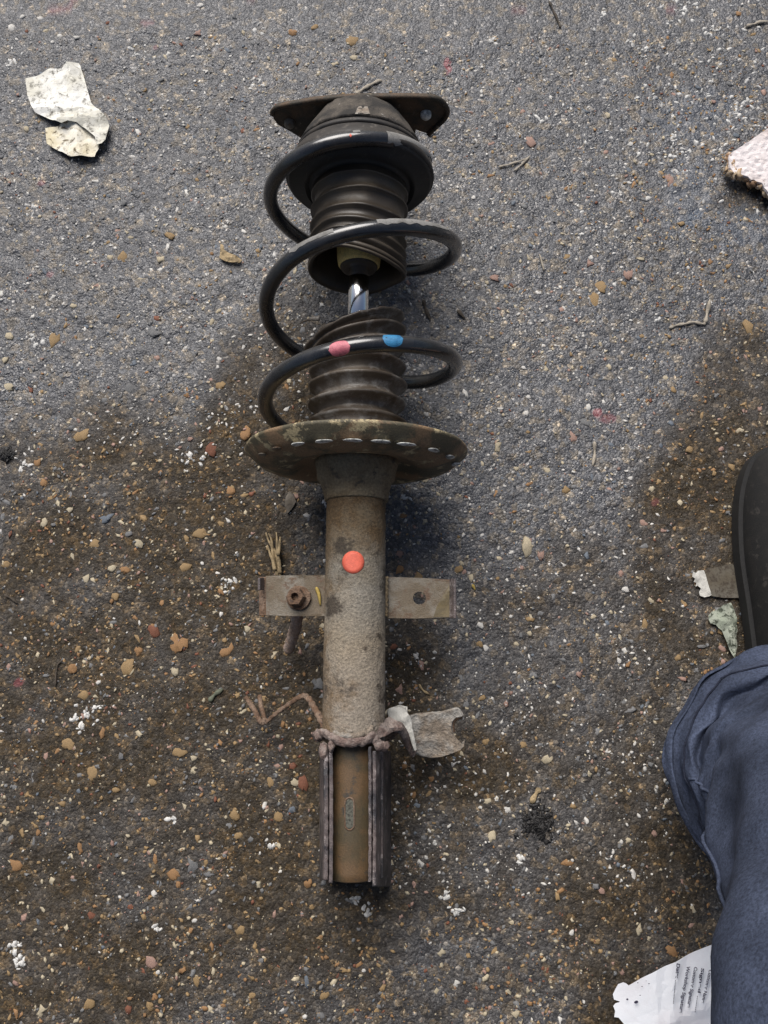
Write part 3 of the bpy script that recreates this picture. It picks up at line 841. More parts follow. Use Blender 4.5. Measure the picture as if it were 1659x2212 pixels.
# damper tube
t_a, t_b = e0 + 0.003, ax(1598)
n = 60
prof = [(t_a, 0.0)] + [(t_a + (t_b - t_a) * i / n, 0.02395 + 0.0004 * i / n) for i in range(n + 1)] + [(t_b - 0.001, 0.0)]
V, F = lathe(prof, 96, jit=0.0006, jscale=220)
obj('damper_tube', V, F, M['tube'], strut)
t_c, t_d = ax(1602), ax(1890)
prof = [(t_c + 0.01, 0.0)] + [(t_c + 0.01 + (t_d - t_c - 0.01) * i / 20, 0.0193) for i in range(21)] + [(t_d - 0.0008, 0.0185), (t_d - 0.0008, 0.0)]
V, F = lathe(prof, 80, jit=0.0003, jscale=120)
low = obj('lower_tube', V, F, M['tube_low'], strut)
# embossed oval slot on the lower tube
ov = []
for k in range(28):
    a = 2 * math.pi * k / 28
    cy = 1736 if math.sin(a) > 0 else 1780
    ov.append(on_tube(755 + 10 * math.cos(a), cy - 13 * math.sin(a), 0.0195))
V, F = tube(ov + [ov[0], ov[1]], 0.00055, 6)
obj('slot_rim', V, F, M['rust'], low)
V = [on_tube(755, 1758, 0.0196)] + [on_tube(755 + (proj(p)[0] - 755) * .85, 1758 + (proj(p)[1] - 1758) * .92, 0.01955) for p in ov]
F = [(0, 1 + k, 1 + (k + 1) % 28) for k in range(28)]
obj('slot_floor', V, F, plain('grey_slot', (0.10, 0.10, 0.08), rough=0.8, var=0.35, scale=500, bump=0.9), low)
# round orange sticker on the tube
V, F = [on_tube(763, 1214.5, 0.02455)], []
for ring in range(1, 4):
    for k in range(36):
        a = 2 * math.pi * k / 36
        V.append(on_tube(763 + 24 * ring / 3 * math.cos(a), 1214.5 + 24.5 * ring / 3 * math.sin(a), 0.02455))
for k in range(36):
    F.append((0, 1 + k, 1 + (k + 1) % 36))
for ring in range(2):
    for k in range(36):
        a, b2 = 1 + ring * 36, 1 + (ring + 1) * 36
        F.append((a + k, b2 + k, b2 + (k + 1) % 36, a + (k + 1) % 36))
o = obj('sticker', V, F, M['orange'], strut); o['label'] = 'round orange sticker'
so = o.modifiers.new('thick', 'SOLIDIFY'); so.thickness = 0.00012; so.offset = 1

# coil spring: helix control points (photo pixel x of the extremes + phase)
RW = 0.0063
def yrow(x, y, z): return P(x, y, z).y
zc = 0.0960
def ctrl():
    pts = []
    # phase 0 = right, 90 = front (towards camera), 180 = left, 270 = on the ground side; row = photo row of that phase
    tbl = [(-60, 138, 432), (-30, 136, 400), (0, 134, 356), (45, 140, 318), (90, 152, 301), (135, 178, 340), (180, 199, 430), (225, 203, 515),
           (270, 203, 572), (315, 203, 580), (360, 202, 540), (405, 202, 500), (450, 202, 500), (495, 202, 568), (540, 202, 680), (585, 202, 765), (630, 202, 812),
           (675, 202, 826), (720, 205, 790), (765, 205, 752), (810, 205, 747), (855, 203, 800), (900, 202, 880), (945, 198, 950), (990, 192, 985), (1040, 190, 1000), (1090, 188, 960)]
    for ph, rpx, row in tbl:
        a = math.radians(ph)
        r = rpx * 0.69 / FPX
        for it in range(4):
            z = zc + r * math.sin(a)
            q = P(784, row, z)
            dep = proj((q.x, q.y, zc))[2]
            r = rpx * dep / FPX
        pts.append((ph, r, q.y))
    return pts
cp = ctrl()
pts = []
phs = np.arange(-60, 1090, 3.0)
rr_ = np.interp(phs, [c[0] for c in cp], [c[1] for c in cp])
yy_ = np.interp(phs, [c[0] for c in cp], [c[2] for c in cp])
ker = np.hanning(17); ker /= ker.sum()
def smooth(a):
    p = np.concatenate([np.full(8, a[0]), a, np.full(8, a[-1])]); return np.convolve(p, ker, 'valid')
rr_, yy_ = smooth(rr_), smooth(yy_)
for ph, r, y in zip(phs, rr_, yy_):
    t = (y - B_.y) / U.y
    c0 = B_ + U * t
    a = math.radians(ph)
    pts.append(Vector((c0.x + 0.002 + r * math.cos(a), y, zc + r * math.sin(a))))
pts_spring = pts
V, F = tube(pts, RW, 22)
spring = obj('coil_spring', V, F, M['spring'], strut)
# dust caked on the top coil (real film following the wire)
def wire_patch(ph0, ph1, a0, a1, name, mat, off=0.00025, ragged=0.0, na=10, oval=False, parent=None):
    idx = [i for i, ph in enumerate(phs) if ph0 <= ph <= ph1]
    fine = []
    for i in idx[:-1]:
        for k in range(3):
            fine.append(pts_spring[i].lerp(pts_spring[i + 1], k / 3))
    V, F = [], []
    n = len(fine)
    for i, p in enumerate(fine):
        q0, q1 = fine[max(0, i - 1)], fine[min(n - 1, i + 1)]
        t = (q1 - q0).normalized()
        s = t.cross(Vector((0, 0, 1))).normalized(); u = s.cross(t).normalized()   # s across, u up
        if s.y > 0: s = -s
        e = 1.0
        w = 2 * i / (n - 1) - 1
        if oval: e = math.sqrt(max(0.0, 1 - w * w))
        for k in range(na + 1):
            f = k / na
            lo, hi = a0, a1
            if oval:
                mid = (a0 + a1) / 2; lo = mid + (a0 - mid) * e; hi = mid + (a1 - mid) * e
            if ragged:
                lo += ragged * mnoise.noise(Vector((i * .25, 3, 1))); hi += ragged * mnoise.noise(Vector((i * .25, 9, 5)))
            a = math.radians(lo + (hi - lo) * f)
            V.append(p + (s * math.sin(a) + u * math.cos(a)) * (RW + off))
    for i in range(n - 1):
        for k in range(na):
            b0_ = i * (na + 1) + k
            F.append((b0_, b0_ + 1, b0_ + na + 2, b0_ + na + 1))
    return obj(name, V, F, mat, parent or spring)
wire_patch(-40, 74, -45, 62, 'dust_film', M['spring_dust'], ragged=30)
wire_patch(90, 96, -60, -10, 'dust_film', M['spring_dust'], off=0.0003, ragged=20)
wire_patch(392, 442, -50, 6, 'dust_film', M['spring_dust'], ragged=26)
wire_patch(462, 490, -50, -2, 'dust_film', M['spring_dust'], ragged=26)
wire_patch(96, 101, -6, 22, 'paint_speck', M['orange'], off=0.0004, oval=True)['label'] = 'tiny orange paint speck'
def ph_at(px, lo, hi):
    best = min((abs(proj(pts_spring[i])[0] - px), phs[i]) for i in range(len(phs)) if lo <= phs[i] <= hi)
    return best[1]
a_ = ph_at(732, 770, 850); wp = wire_patch(a_ - 8, a_ + 8, -38, 76, 'paint_mark', M['pink'], off=0.0002, oval=True, na=14); wp['label'] = 'pink paint mark'
a_ = ph_at(839, 770, 850); wp = wire_patch(a_ - 8.5, a_ + 8.5, -75, 46, 'paint_mark', M['blue'], off=0.0002, oval=True, na=14); wp['label'] = 'blue paint mark'

# side brackets
ZB = 0.082
def plate_from(outline, z_top, thick, name, mat, parent, hole=None, jit=0.0003, dens=0.0025, bend=None):
    pts2 = [P(x, y, z_top) for x, y in outline]
    V2 = [Vector((p.x, p.y)) for p in pts2]
    loops = [list(range(len(V2)))]
    edges = [(i, (i + 1) % len(V2)) for i in range(len(V2))]
    base_n = len(V2)
    if hole:
        c0 = P(hole[0], hole[1], z_top); hr = hole[2]
        h0_ = len(V2)
        for k in range(24):
            a = 2 * math.pi * k / 24
            V2.append(Vector((c0.x + hr * math.cos(a), c0.y + hr * math.sin(a))))
        edges += [(h0_ + k, h0_ + (k + 1) % 24) for k in range(24)]
    xs = [v.x for v in V2[:base_n]]; ys = [v.y for v in V2[:base_n]]
    def inside(x, y):
        c = False; j = base_n - 1
        for i in range(base_n):
            if (ys[i] > y) != (ys[j] > y) and x < (xs[j] - xs[i]) * (y - ys[i]) / (ys[j] - ys[i]) + xs[i]: c = not c
            j = i
        return c
    x = min(xs)
    while x < max(xs):
        y = min(ys)
        while y < max(ys):
            jx, jy = x + random.uniform(-.3, .3) * dens, y + random.uniform(-.3, .3) * dens
            if inside(jx, jy) and not (hole and math.hypot(jx - c0.x, jy - c0.y) < hr * 1.15):
                V2.append(Vector((jx, jy)))
            y += dens
        x += dens
    rv, re, rf, *_ = delaunay_2d_cdt(V2, edges, [], 0, 1e-6)
    F = []
    for f in rf:
        cx_ = sum(rv[i].x for i in f) / len(f); cy_ = sum(rv[i].y for i in f) / len(f)
        if inside(cx_, cy_) and not (hole and math.hypot(cx_ - c0.x, cy_ - c0.y) < hr * 0.98):
            F.append(tuple(f))
    V = []
    for v in rv:
        z = z_top + (bend(v.x, v.y) if bend else 0) + jit * mnoise.noise(Vector((v.x * 150, v.y * 150, 0)))
        V.append(Vector((v.x, v.y, z)))
    F = [f if (rv[f[1]] - rv[f[0]]).cross(rv[f[2]] - rv[f[0]]) > 0 else tuple(reversed(f)) for f in F]
    o = obj(name, V, F, mat, parent)
    so = o.modifiers.new('thick', 'SOLIDIFY'); so.thickness = thick; so.offset = -1
    return sharp(o, 50)
def flange(px0, px1, y0, y1, z0, z1, name, mat, parent, th=0.0022):
    """small upright plate from (px0, z0) to (px1, z1)"""
    a, b2 = P(px0, y0, z0), P(px0, y1, z0)
    c0, d0 = P(px1, y0, z1), P(px1, y1, z1)
    n_ = (b2 - a).cross(c0 - a).normalized() * th
    V = [a, b2, d0, c0, a + n_, b2 + n_, d0 + n_, c0 + n_]
    F = [(0, 1, 2, 3), (7, 6, 5, 4), (0, 4, 5, 1), (1, 5, 6, 2), (2, 6, 7, 3), (3, 7, 4, 0)]
    o = obj(name, V, F, mat, parent, smooth=False)
    bv = o.modifiers.new('bevel', 'BEVEL'); bv.width = 0.0006; bv.segments = 2
    return o
bl = plate_from([(574,1244),(620,1243),(665,1243),(706,1242),(712,1246),(712,1331),(640,1331),(575,1329)], ZB, 0.0026, 'side_bracket', M['bracket'], strut)
flange(574, 559, 1246, 1330, ZB + 0.0003, ZB - 0.004, 'bracket_flange', M['rust'], bl)
flange(571, 562, 1248, 1275, ZB + 0.0008, ZB + 0.010, 'bracket_tab', M['clamp'], bl)
br = plate_from([(830,1246),(900,1248),(976,1252),(977,1334),(900,1336),(832,1335)], ZB, 0.0026, 'side_bracket', M['bracket'], strut, hole=(906, 1292, 0.0052))
flange(976, 986, 1250, 1336, ZB + 0.0002, ZB + 0.010, 'bracket_flange', M['clamp'], br)
tri_ = plate_from([(944,1309),(976,1254),(976,1333),(936,1333)], ZB + 0.0004, 0.0003, 'rust_film', plain('olive_rust_film', (0.115, 0.085, 0.035), rough=0.5), br)
for bx, zz, side_ in ((709.5, .086, -1), (833.5, .086, 1)):
    q = [P(bx + side_ * .6 * math.sin(k * 1.7), 1246 + 86 * k / 22, zz) for k in range(23)]
    V, F = tube(q, [.0019 + .0006 * math.sin(k * 2.1) for k in range(23)], 10, jit=.0007, jscale=350)
    obj('weld_bead', V, F, M['collar'], strut)
# rusty bolt through the left bracket
def nut(c0, axis, r, h, sides, mat, name, parent, bore=0.0, jit=0.0003):
    axis = axis.normalized()
    s = axis.cross(Vector((0, 1, 0))).normalized(); u = axis.cross(s)
    V, F = [], []
    lv_ = [(r * 0.97, 0), (r, h * .12), (r, h * .85), (r * 0.9, h)]
    if bore: lv_ += [(bore * 1.15, h), (bore, h * 0.9), (bore, h * 0.35), (0.0001, h * 0.35)]
    else: lv_ += [(0.0001, h)]
    for rr, z in lv_:
        for k in range(sides * 2):
            a = math.pi * k / sides
            rf = rr * (math.cos(math.pi / sides) / math.cos((a % (2 * math.pi / sides)) - math.pi / sides)) if sides < 12 and rr > bore * 1.2 else rr
            q = c0 + axis * z + (s * math.cos(a) + u * math.sin(a)) * rf
            V.append(q + Vector((1, 1, 1)) * jit * mnoise.noise(q * 400))
    m_ = sides * 2
    for i in range(len(lv_) - 1):
        for k in range(m_):
            F.append((i * m_ + k, i * m_ + (k + 1) % m_, (i + 1) * m_ + (k + 1) % m_, (i + 1) * m_ + k))
    F.append(tuple(range(m_ - 1, -1, -1)))
    return sharp(obj(name, V, F, mat, parent), 32)
bhead = P(636, 1291, ZB + 0.013); bbase = P(645, 1291, ZB)
bend_ = P(622, 1408, 0.012)
axis_b = (bhead - bbase).normalized()
nut(P(646, 1292, ZB - 0.0002), Vector((-0.12, 0.05, 1)), 0.0098, 0.0030, 16, M['rust'], 'washer', strut, jit=0.0006)
bolt = nut(P(642, 1292, ZB + 0.0025), Vector((-0.15, 0.05, 1)), 0.0076, 0.0085, 6, M['rust'], 'bolt', strut, bore=0.0030)
sh = [P(645, 1300, ZB - 0.003), P(640, 1348, 0.052), P(633, 1372, 0.034), P(621, 1410, 0.012)]
V, F = tube(catmull(sh, 10), [0.0049 + 0.0004 * math.sin(i * 1.9) for i in range(29)] + [0.0034, 0.0012], 14, jit=0.0006, jscale=300)
obj('threaded_shank', V, F, M['shank'], bolt)
ss = [P(683, 1268, ZB + 0.0014), P(689, 1285, ZB + 0.0016), P(692, 1308, ZB + 0.0010)]
V, F = tube(catmull(ss, 5), [0.0004, 0.0014, 0.0016, 0.0016, 0.0015, 0.0014, 0.0013, 0.0012, 0.001, 0.0007, 0.0004], 6, flat=0.4)
straw = obj('straw', V, F, M['yellow'])
tag(straw, 'short yellow straw lying on the left bracket of the strut', 'straw')

# knuckle clamp plates
def clamp_plate(px_top0, px_top1, px_base, name, zt=0.112, zb=0.012, r0=1612, r1=1908, n=40, side=-1, parent=None):
    """sheet whose top edge spans px_top0..px_top1 and whose foot is at px_base"""
    V, F = [], []
    for i in range(n + 1):
        f = i / n
        row = r0 + (r1 - r0) * f
        d = 3 * math.sin(f * 3.1)
        a = P(px_top0 + d * 0.3, row, zt - 0.002 * f); b2 = P(px_top1 + d * 0.3, row, zt - 0.002 * f)
        am = P((px_top0 * .5 + px_base * .5), row, (zt + zb) / 2); th = (b2 - a)
        cB = P(px_base, row, zb)
        jz = 0.0012 * mnoise.noise(Vector((row * .06, px_base, 0)))
        jx = 0.0007 * mnoise.noise(Vector((row * .11, 4, px_base)))
        lo_a, lo_b = a.lerp(cB, .5), b2.lerp(cB + Vector((th.x, 0, 0)), .5)
        ring = [a + Vector((jx, 0, jz)), b2 + Vector((jx, 0, jz)), lo_b, cB + Vector((th.x, 0, 0)), cB, lo_a]
        V += ring
    for i in range(n):
        for k in range(6):
            F.append((i * 6 + k, i * 6 + (k + 1) % 6, (i + 1) * 6 + (k + 1) % 6, (i + 1) * 6 + k))
    F.append((0, 5, 4, 3, 2, 1)); F.append(tuple(n * 6 + k for k in range(6)))
    o = obj(name, V, F, M['clamp'], parent or strut)
    bv = o.modifiers.new('bevel', 'BEVEL'); bv.width = 0.0007; bv.segments = 2; bv.limit_method = 'ANGLE'; bv.angle_limit = math.radians(40)
    return sharp(o, 40)
clamp_plate(699, 708.5, 690, 'clamp_plate', r0=1620, r1=1902)
clamp_plate(710.5, 719, 704, 'clamp_plate', r0=1608, r1=1908, zt=0.1135)
clamp_plate(795, 802, 815, 'clamp_plate', r0=1612, r1=1905, zt=0.1135)
clamp_plate(804, 812, 838, 'clamp_plate', r0=1622, r1=1915, zt=0.112)
# saddle under the tube joining the plates
V, F = [], []
nn = 16
for i in range(2):
    row = (1612, 1900)[i]
    t = ax(row)
    for k in range(nn + 1):
        a = math.pi + math.pi * k / nn
        for r_ in (0.0200, 0.0222):
            V.append(S(t, r_ * math.cos(a) + 0.001, r_ * math.sin(a) * 1.25 - 0.004))
for k in range(nn):
    a, b2 = 2 * k, 2 * (nn + 1) + 2 * k
    F += [(a, a + 2, b2 + 2, b2), (a + 1, b2 + 1, b2 + 3, a + 3)]
    F += [(a, a + 1, a + 3, a + 2), (b2, b2 + 2, b2 + 3, b2 + 1)]
F += [(0, 2 * nn + 2, 2 * nn + 3, 1), (2 * nn, 2 * nn + 1, 4 * nn + 3, 4 * nn + 2)]
obj('clamp_saddle', V, F, M['clamp'], strut, smooth=False)
# crusted collar lip where the tube enters the clamp
lip_pts = [(684,1590,0.103),(697,1583,0.109),(709,1588,0.111),(722,1597,0.115),(745,1604,0.118),(770,1603,0.118),(791,1600,0.116),(805,1590,0.113),(812,1601,0.111),(820,1613,0.110),(836,1612,0.103)]
cpts = catmull([P(*p) for p in lip_pts], 8)
V, F = tube(cpts, [0.0036 + 0.0009 * mnoise.noise(Vector((i * .35, 2, 7))) for i in range(len(cpts))], 14, flat=0.6, jit=0.0008, jscale=300)
lipo = obj('collar_lip', V, F, M['mauve'], strut)
lip2 = catmull([P(*p) for p in [(722,1583,0.112),(738,1588,0.116),(757,1590,0.118),(776,1588,0.117),(795,1581,0.114),(803,1572,0.110)]], 8)
V, F = tube(lip2, [0.0022 + 0.0008 * mnoise.noise(Vector((i * .4, 5, 7))) for i in range(len(lip2))], 12, jit=0.001, jscale=300)
obj('weld_bead', V, F, M['hanger'], lipo)
V, F = lump(P(757, 1573, 0.1075), 0.0065, (1.05, 0.62, 0.75), jit=0.5, seg=18, rings=12, seed=3)
obj('weld_lump', V, F, M['hanger'], lipo)
for q_, r_, sq, sd_ in ((P(688, 1588, 0.1040), 0.0052, (1.1, 1, 1), 4), (P(700, 1624, 0.1090), 0.0048, (0.9, 1.7, 1), 8), (P(826, 1612, 0.1060), 0.0050, (1.2, .9, .9), 9), (P(716, 1611, 0.1140), 0.0030, (0.9, 1.6, 1), 2)):
    V, F = lump(q_, r_ * .85, sq, jit=0.5, seg=14, rings=10, seed=sd_)
    obj('rust_lump', V, F, M['mauve'], lipo)
# gusset web on the left and right of the collar
def thin_poly(ptsz, mat, name, parent, th=0.0026):
    n_ = len(ptsz)
    V = [P(*p) for p in ptsz]; c0 = sum(V, Vector()) / n_
    V2_ = [v - Vector((0, 0, th)) for v in V]
    VV = [c0] + V + [c0 - Vector((0, 0, th))] + V2_
    F = [(0, 1 + k, 1 + (k + 1) % n_) for k in range(n_)] + [(n_ + 1, n_ + 2 + (k + 1) % n_, n_ + 2 + k) for k in range(n_)]
    F += [(1 + k, n_ + 2 + k, n_ + 2 + (k + 1) % n_, 1 + (k + 1) % n_) for k in range(n_)]
    o = obj(name, VV, F, mat, parent, smooth=False)
    import bmesh
    bm = bmesh.new(); bm.from_mesh(o.data)
    bmesh.ops.recalc_face_normals(bm, faces=bm.faces[:]); bmesh.ops.subdivide_edges(bm, edges=bm.edges[:], cuts=2, use_grid_fill=True)
    for v in bm.verts: v.co += Vector((0, 0, 1)) * 0.0008 * mnoise.noise((v.co) * 180)
    bm.to_mesh(o.data); bm.free()
    return o
thin_poly([(700,1573,0.091),(690,1556,0.085),(700,1560,0.087),(722,1580,0.108),(735,1592,0.115),(722,1594,0.115),(704,1585,0.107)], M['mauve'], 'gusset', strut)
thin_poly([(814,1582,0.111),(822,1565,0.103),(834,1552,0.087),(842,1548,0.083),(862,1560,0.085),(872,1572,0.085),(866,1578,0.087),(850,1580,0.091),(832,1590,0.105),(820,1594,0.111)], M['mauve'], 'gusset', strut)
# bent strap arm reaching down to the hanger
arm = catmull([P(850,1572,.080), P(864,1572,.078), P(873,1585,.070), P(880,1602,.058), P(888,1618,.050), P(895,1626,.046)], 6)
V, F = tube(arm, [0.0045] * len(arm), 10, flat=0.5, jit=0.0006)
obj('strap_arm', V, F, M['mauve'], strut)
V, F = merge(tube(catmull([P(826,1594,.088), P(840,1590,.080), P(856,1581,.079)], 5), 0.0020, 8, jit=0.0005), tube(catmull([P(826,1604,.080), P(842,1598,.070), P(857,1584,.074)], 5), 0.0014, 8, jit=0.0005))
obj('strap_edge', V, F, M['rust'], strut)
# white scaled lobe and scaly saddle plate
ZH = 0.050
plate_from([(839,1546),(837,1536),(840,1530),(852,1526.5),(866,1526),(874,1530),(880,1540),(886,1548),(889,1556),(890,1570),(895,1590),(898,1608),(900,1620),(896,1622),(889,1606),(884,1588),(878,1574),(866,1566),(852,1560),(843,1556),(836,1557),(834,1553),(839,1550)], 0.062, 0.004, 'hanger_lobe', M['lime'], strut, jit=0.0022, dens=0.002,
           bend=lambda x, y: -0.25 * max(0.0, (x - P(880, 1560, .062).x)))
hx0, hx1 = P(888, 1590, ZH).x, P(1000, 1590, ZH).x
hy = P(900, 1585, ZH).y
def saddle(x, y):
    f = (x - hx0) / (hx1 - hx0)
    g = (y - hy) / 0.020
    return -0.010 * max(0, 1 - abs(f - .45) * 1.6) * (0.6 - 0.4 * g) + 0.004 * f + 0.003 * g
plate_from([(886,1548),(900,1544),(930,1541),(955,1537),(975,1533),(988,1531),(993,1536),(998,1545),(994,1548),(984,1549),(976,1558),(974,1570),(975,1582),(980,1592),(985,1600),(993,1608),(1003,1598),(1002,1612),(994,1620),(978,1628),(955,1637),(930,1640),(905,1634),(894,1626),(899,1612),(892,1585),(889,1565)], ZH, 0.0032, 'hanger_plate', M['hanger'], strut, jit=0.0019, dens=0.0018, bend=saddle)
V, F = tube(catmull([P(998,1546,ZH+.001), P(988,1549,ZH), P(979,1557,ZH-.001), P(976,1568,ZH-.002), P(978,1580,ZH-.004)], 5), 0.0022, 8, jit=0.0006)
obj('hanger_notch_rim', V, F, M['rust'], strut)
leg = catmull([P(930,1600,ZH-.008), P(940,1600,.026), P(948,1602,.004)], 5)
V, F = tube(leg, 0.005, 10, flat=0.4)
obj('hanger_foot', V, F, M['rust'], strut)
# hooked wire arm on the left
wp_ = catmull([P(704,1580,.092), P(700,1568,.088), P(692,1552,.082), P(684,1538,.076), P(676,1524,.070), P(668,1511,.066), P(660,1504,.064), P(652,1504,.063), P(640,1510,.060), P(624,1521,.055), P(606,1534,.050), P(590,1547,.045), P(578,1557,.042), P(566,1562,.040)], 6)
V, F = tube(wp_, [0.0029 - 0.0009 * min(1, i / 70) + 0.0003 * math.sin(i * 1.3) for i in range(len(wp_))], 12, flat=0.7, jit=0.0003, jscale=260)
obj('hooked_strap', V, F, M['rust'], strut)
wp_ = catmull([P(578,1556,.042), P(568,1562,.040), P(560,1556,.040), P(553,1540,.036), P(543,1524,.033), P(531,1506,.030)], 6)
V, F = tube(wp_, [0.0022] * len(wp_), 10, jit=0.0004)
w2 = catmull([P(573,1560,.040), P(569,1545,.030), P(564,1525,.020), P(561,1503,.012)], 6)
V, F = merge((V, F), tube(w2, [0.0021] * len(w2), 10, jit=0.0004))
obj('strap_hook', V, F, M['rust'], strut)

# ------------------------------------------------------------------ paper, board and litter
def sheet(outline, name, mat, z0=0.002, dens=0.004, fold=None, th=0.0004, parent=None, jit=0.001, jsc=40, z_plane=0.0, solid=True):
    pts2 = [P(x, y, z_plane) for x, y in outline]
    V2 = []
    for i in range(len(pts2)):
        a, b2 = pts2[i], pts2[(i + 1) % len(pts2)]
        k = max(1, int((b2 - a).length / (dens * 0.9)))
        for j in range(k):
            q = a.lerp(b2, j / k)
            V2.append(Vector((q.x, q.y)))
    base_n = len(V2)
    edges = [(i, (i + 1) % base_n) for i in range(base_n)]
    xs = [v.x for v in V2]; ys = [v.y for v in V2]
    def inside(x, y):
        c = False; j = base_n - 1
        for i in range(base_n):
            if (ys[i] > y) != (ys[j] > y) and x < (xs[j] - xs[i]) * (y - ys[i]) / (ys[j] - ys[i]) + xs[i]: c = not c
            j = i
        return c
    x = min(xs)
    while x < max(xs):
        y = min(ys)
        while y < max(ys):
            jx, jy = x + random.uniform(-.3, .3) * dens, y + random.uniform(-.3, .3) * dens
            if inside(jx, jy): V2.append(Vector((jx, jy)))
            y += dens
        x += dens
    rv, re, rf, *_ = delaunay_2d_cdt(V2, edges, [], 0, 1e-6)
    F = [tuple(f) for f in rf if inside(sum(rv[i].x for i in f) / len(f), sum(rv[i].y for i in f) / len(f))]
    F = [f if (rv[f[1]] - rv[f[0]]).cross(rv[f[2]] - rv[f[0]]) > 0 else tuple(reversed(f)) for f in F]
    V = []
    for v in rv:
        z = z0 + (fold(v.x, v.y) if fold else 0) + jit * mnoise.noise(Vector((v.x * jsc, v.y * jsc, 0)))
        V.append(Vector((v.x, v.y, z)))
    o = obj(name, V, F, mat, parent, smooth=False) if parent else obj(name, V, F, mat, smooth=False)
    so = o.modifiers.new('thick', 'SOLIDIFY'); so.thickness = th; so.offset = -1
    return o
def crease(px0, py0, px1, py1, h, w):
    a, b2 = P(px0, py0), P(px1, py1)
    d = (b2 - a).normalized(); nrm = Vector((-d.y, d.x, 0))
    def f(x, y):
        q = Vector((x, y, 0)) - a
        return h * max(0.0, 1 - abs(q.dot(nrm)) / w)
    return f
cr = [crease(109, 149, 140, 260, 0.004, 0.012), crease(60, 242, 200, 250, 0.0025, 0.006), crease(150, 140, 165, 270, 0.002, 0.008), crease(139, 276, 232, 262, 0.004, 0.010), crease(180, 250, 205, 337, 0.004, 0.010)]
tx = P(140, 280)
fold1 = lambda x, y: sum(f(x, y) for f in cr) + 0.004 * max(0.0, (P(100, 160).y - y) / 0.06)
scrap = thing('torn_paper', 'torn dirty white paper scrap lying crumpled on the asphalt, the largest', 'paper scrap', tuple(P(140, 235, 0)))
sheet([(52,166),(74,160),(109,149),(140,141),(158,133),(167,131),(171,137),(180,165),(188,192),(197,222),(215,240),(232,258),(237,272),(234,288),(229,305),(222,313),(212,318),(208,300),(190,286),(170,272),(152,270),(139,276),(120,268),(98,254),(76,243),(66,225),(58,203),(55,182)],
      'paper_sheet', M['paper'], 0.003, 0.0032, fold1, parent=scrap, jit=0.0014, jsc=90, z_plane=0.006)
sheet([(98,277),(112,274),(128,274),(138,266),(155,252),(172,246),(196,256),(212,296),(213,321),(207,329),(204,338),(188,339),(169,341),(150,337),(130,328),(114,319),(101,310),(99,292)],
      'paper_flap', M['paper2'], 0.0045, 0.0032, lambda x, y: crease(169, 262, 176, 341, 0.004, 0.010)(x, y) + crease(139, 270, 141, 330, 0.002, 0.006)(x, y) + 0.0015, parent=scrap, jit=0.0013, jsc=90, z_plane=0.006)
# fibre board, top right
edge = [(1577,332),(1590,322),(1604,314),(1618,305),(1630,296),(1645,286),(1660,276),(1690,262),(1740,250),(1790,300),(1780,400),(1740,455),(1700,440),(1672,425),(1659,414),(1652,404),(1646,395),(1636,391),(1630,386),(1623,388),(1617,380),(1609,378),(1601,375),(1594,370),(1588,373),(1584,367),(1578,360),(1576,345)]
board = thing('fibre_board', 'white torn fibre board piece with ragged brown edge at the right', 'board', tuple(P(1660, 360, 0)))
tip = P(1577, 340)
slope = lambda x, y: 0.002
sheet(edge, 'board_face', M['card'], 0.017, 0.0022, lambda x, y: 0.02 * (x - tip.x), th=0.0025, parent=board, jit=0.0016, jsc=220, z_plane=0.018)
V, F = [], []
re_ = [(1577,333),(1577,345),(1579,360),(1587,371),(1600,375),(1612,378),(1624,386),(1636,391),(1646,396),(1654,406),(1662,418),(1680,430),(1700,441)]
parts_ = []
cc_ = catmull([P(x, y, 0.0135) for x, y in re_], 6)
for i, q in enumerate(cc_):
    parts_.append(lump(q + Vector((random.uniform(-.002, .001), random.uniform(-.0035, .0008), random.uniform(-.003, .001))), random.uniform(.0016, .0036), (1, random.uniform(.7, 1.8), 1), jit=1.2, seg=7, rings=5, seed=i))
V, F = merge(*parts_)
obj('torn_edge', V, F, M['cardedge'], board)
V, F = merge(*[lump(P(1640 + 22 * k, 350 + 6 * k, 0.0075), 0.012, (1.1, 1.2, .6), jit=.8, seed=k) for k in range(5)])
obj('crumpled_core', V, F, M['cardedge'], board)
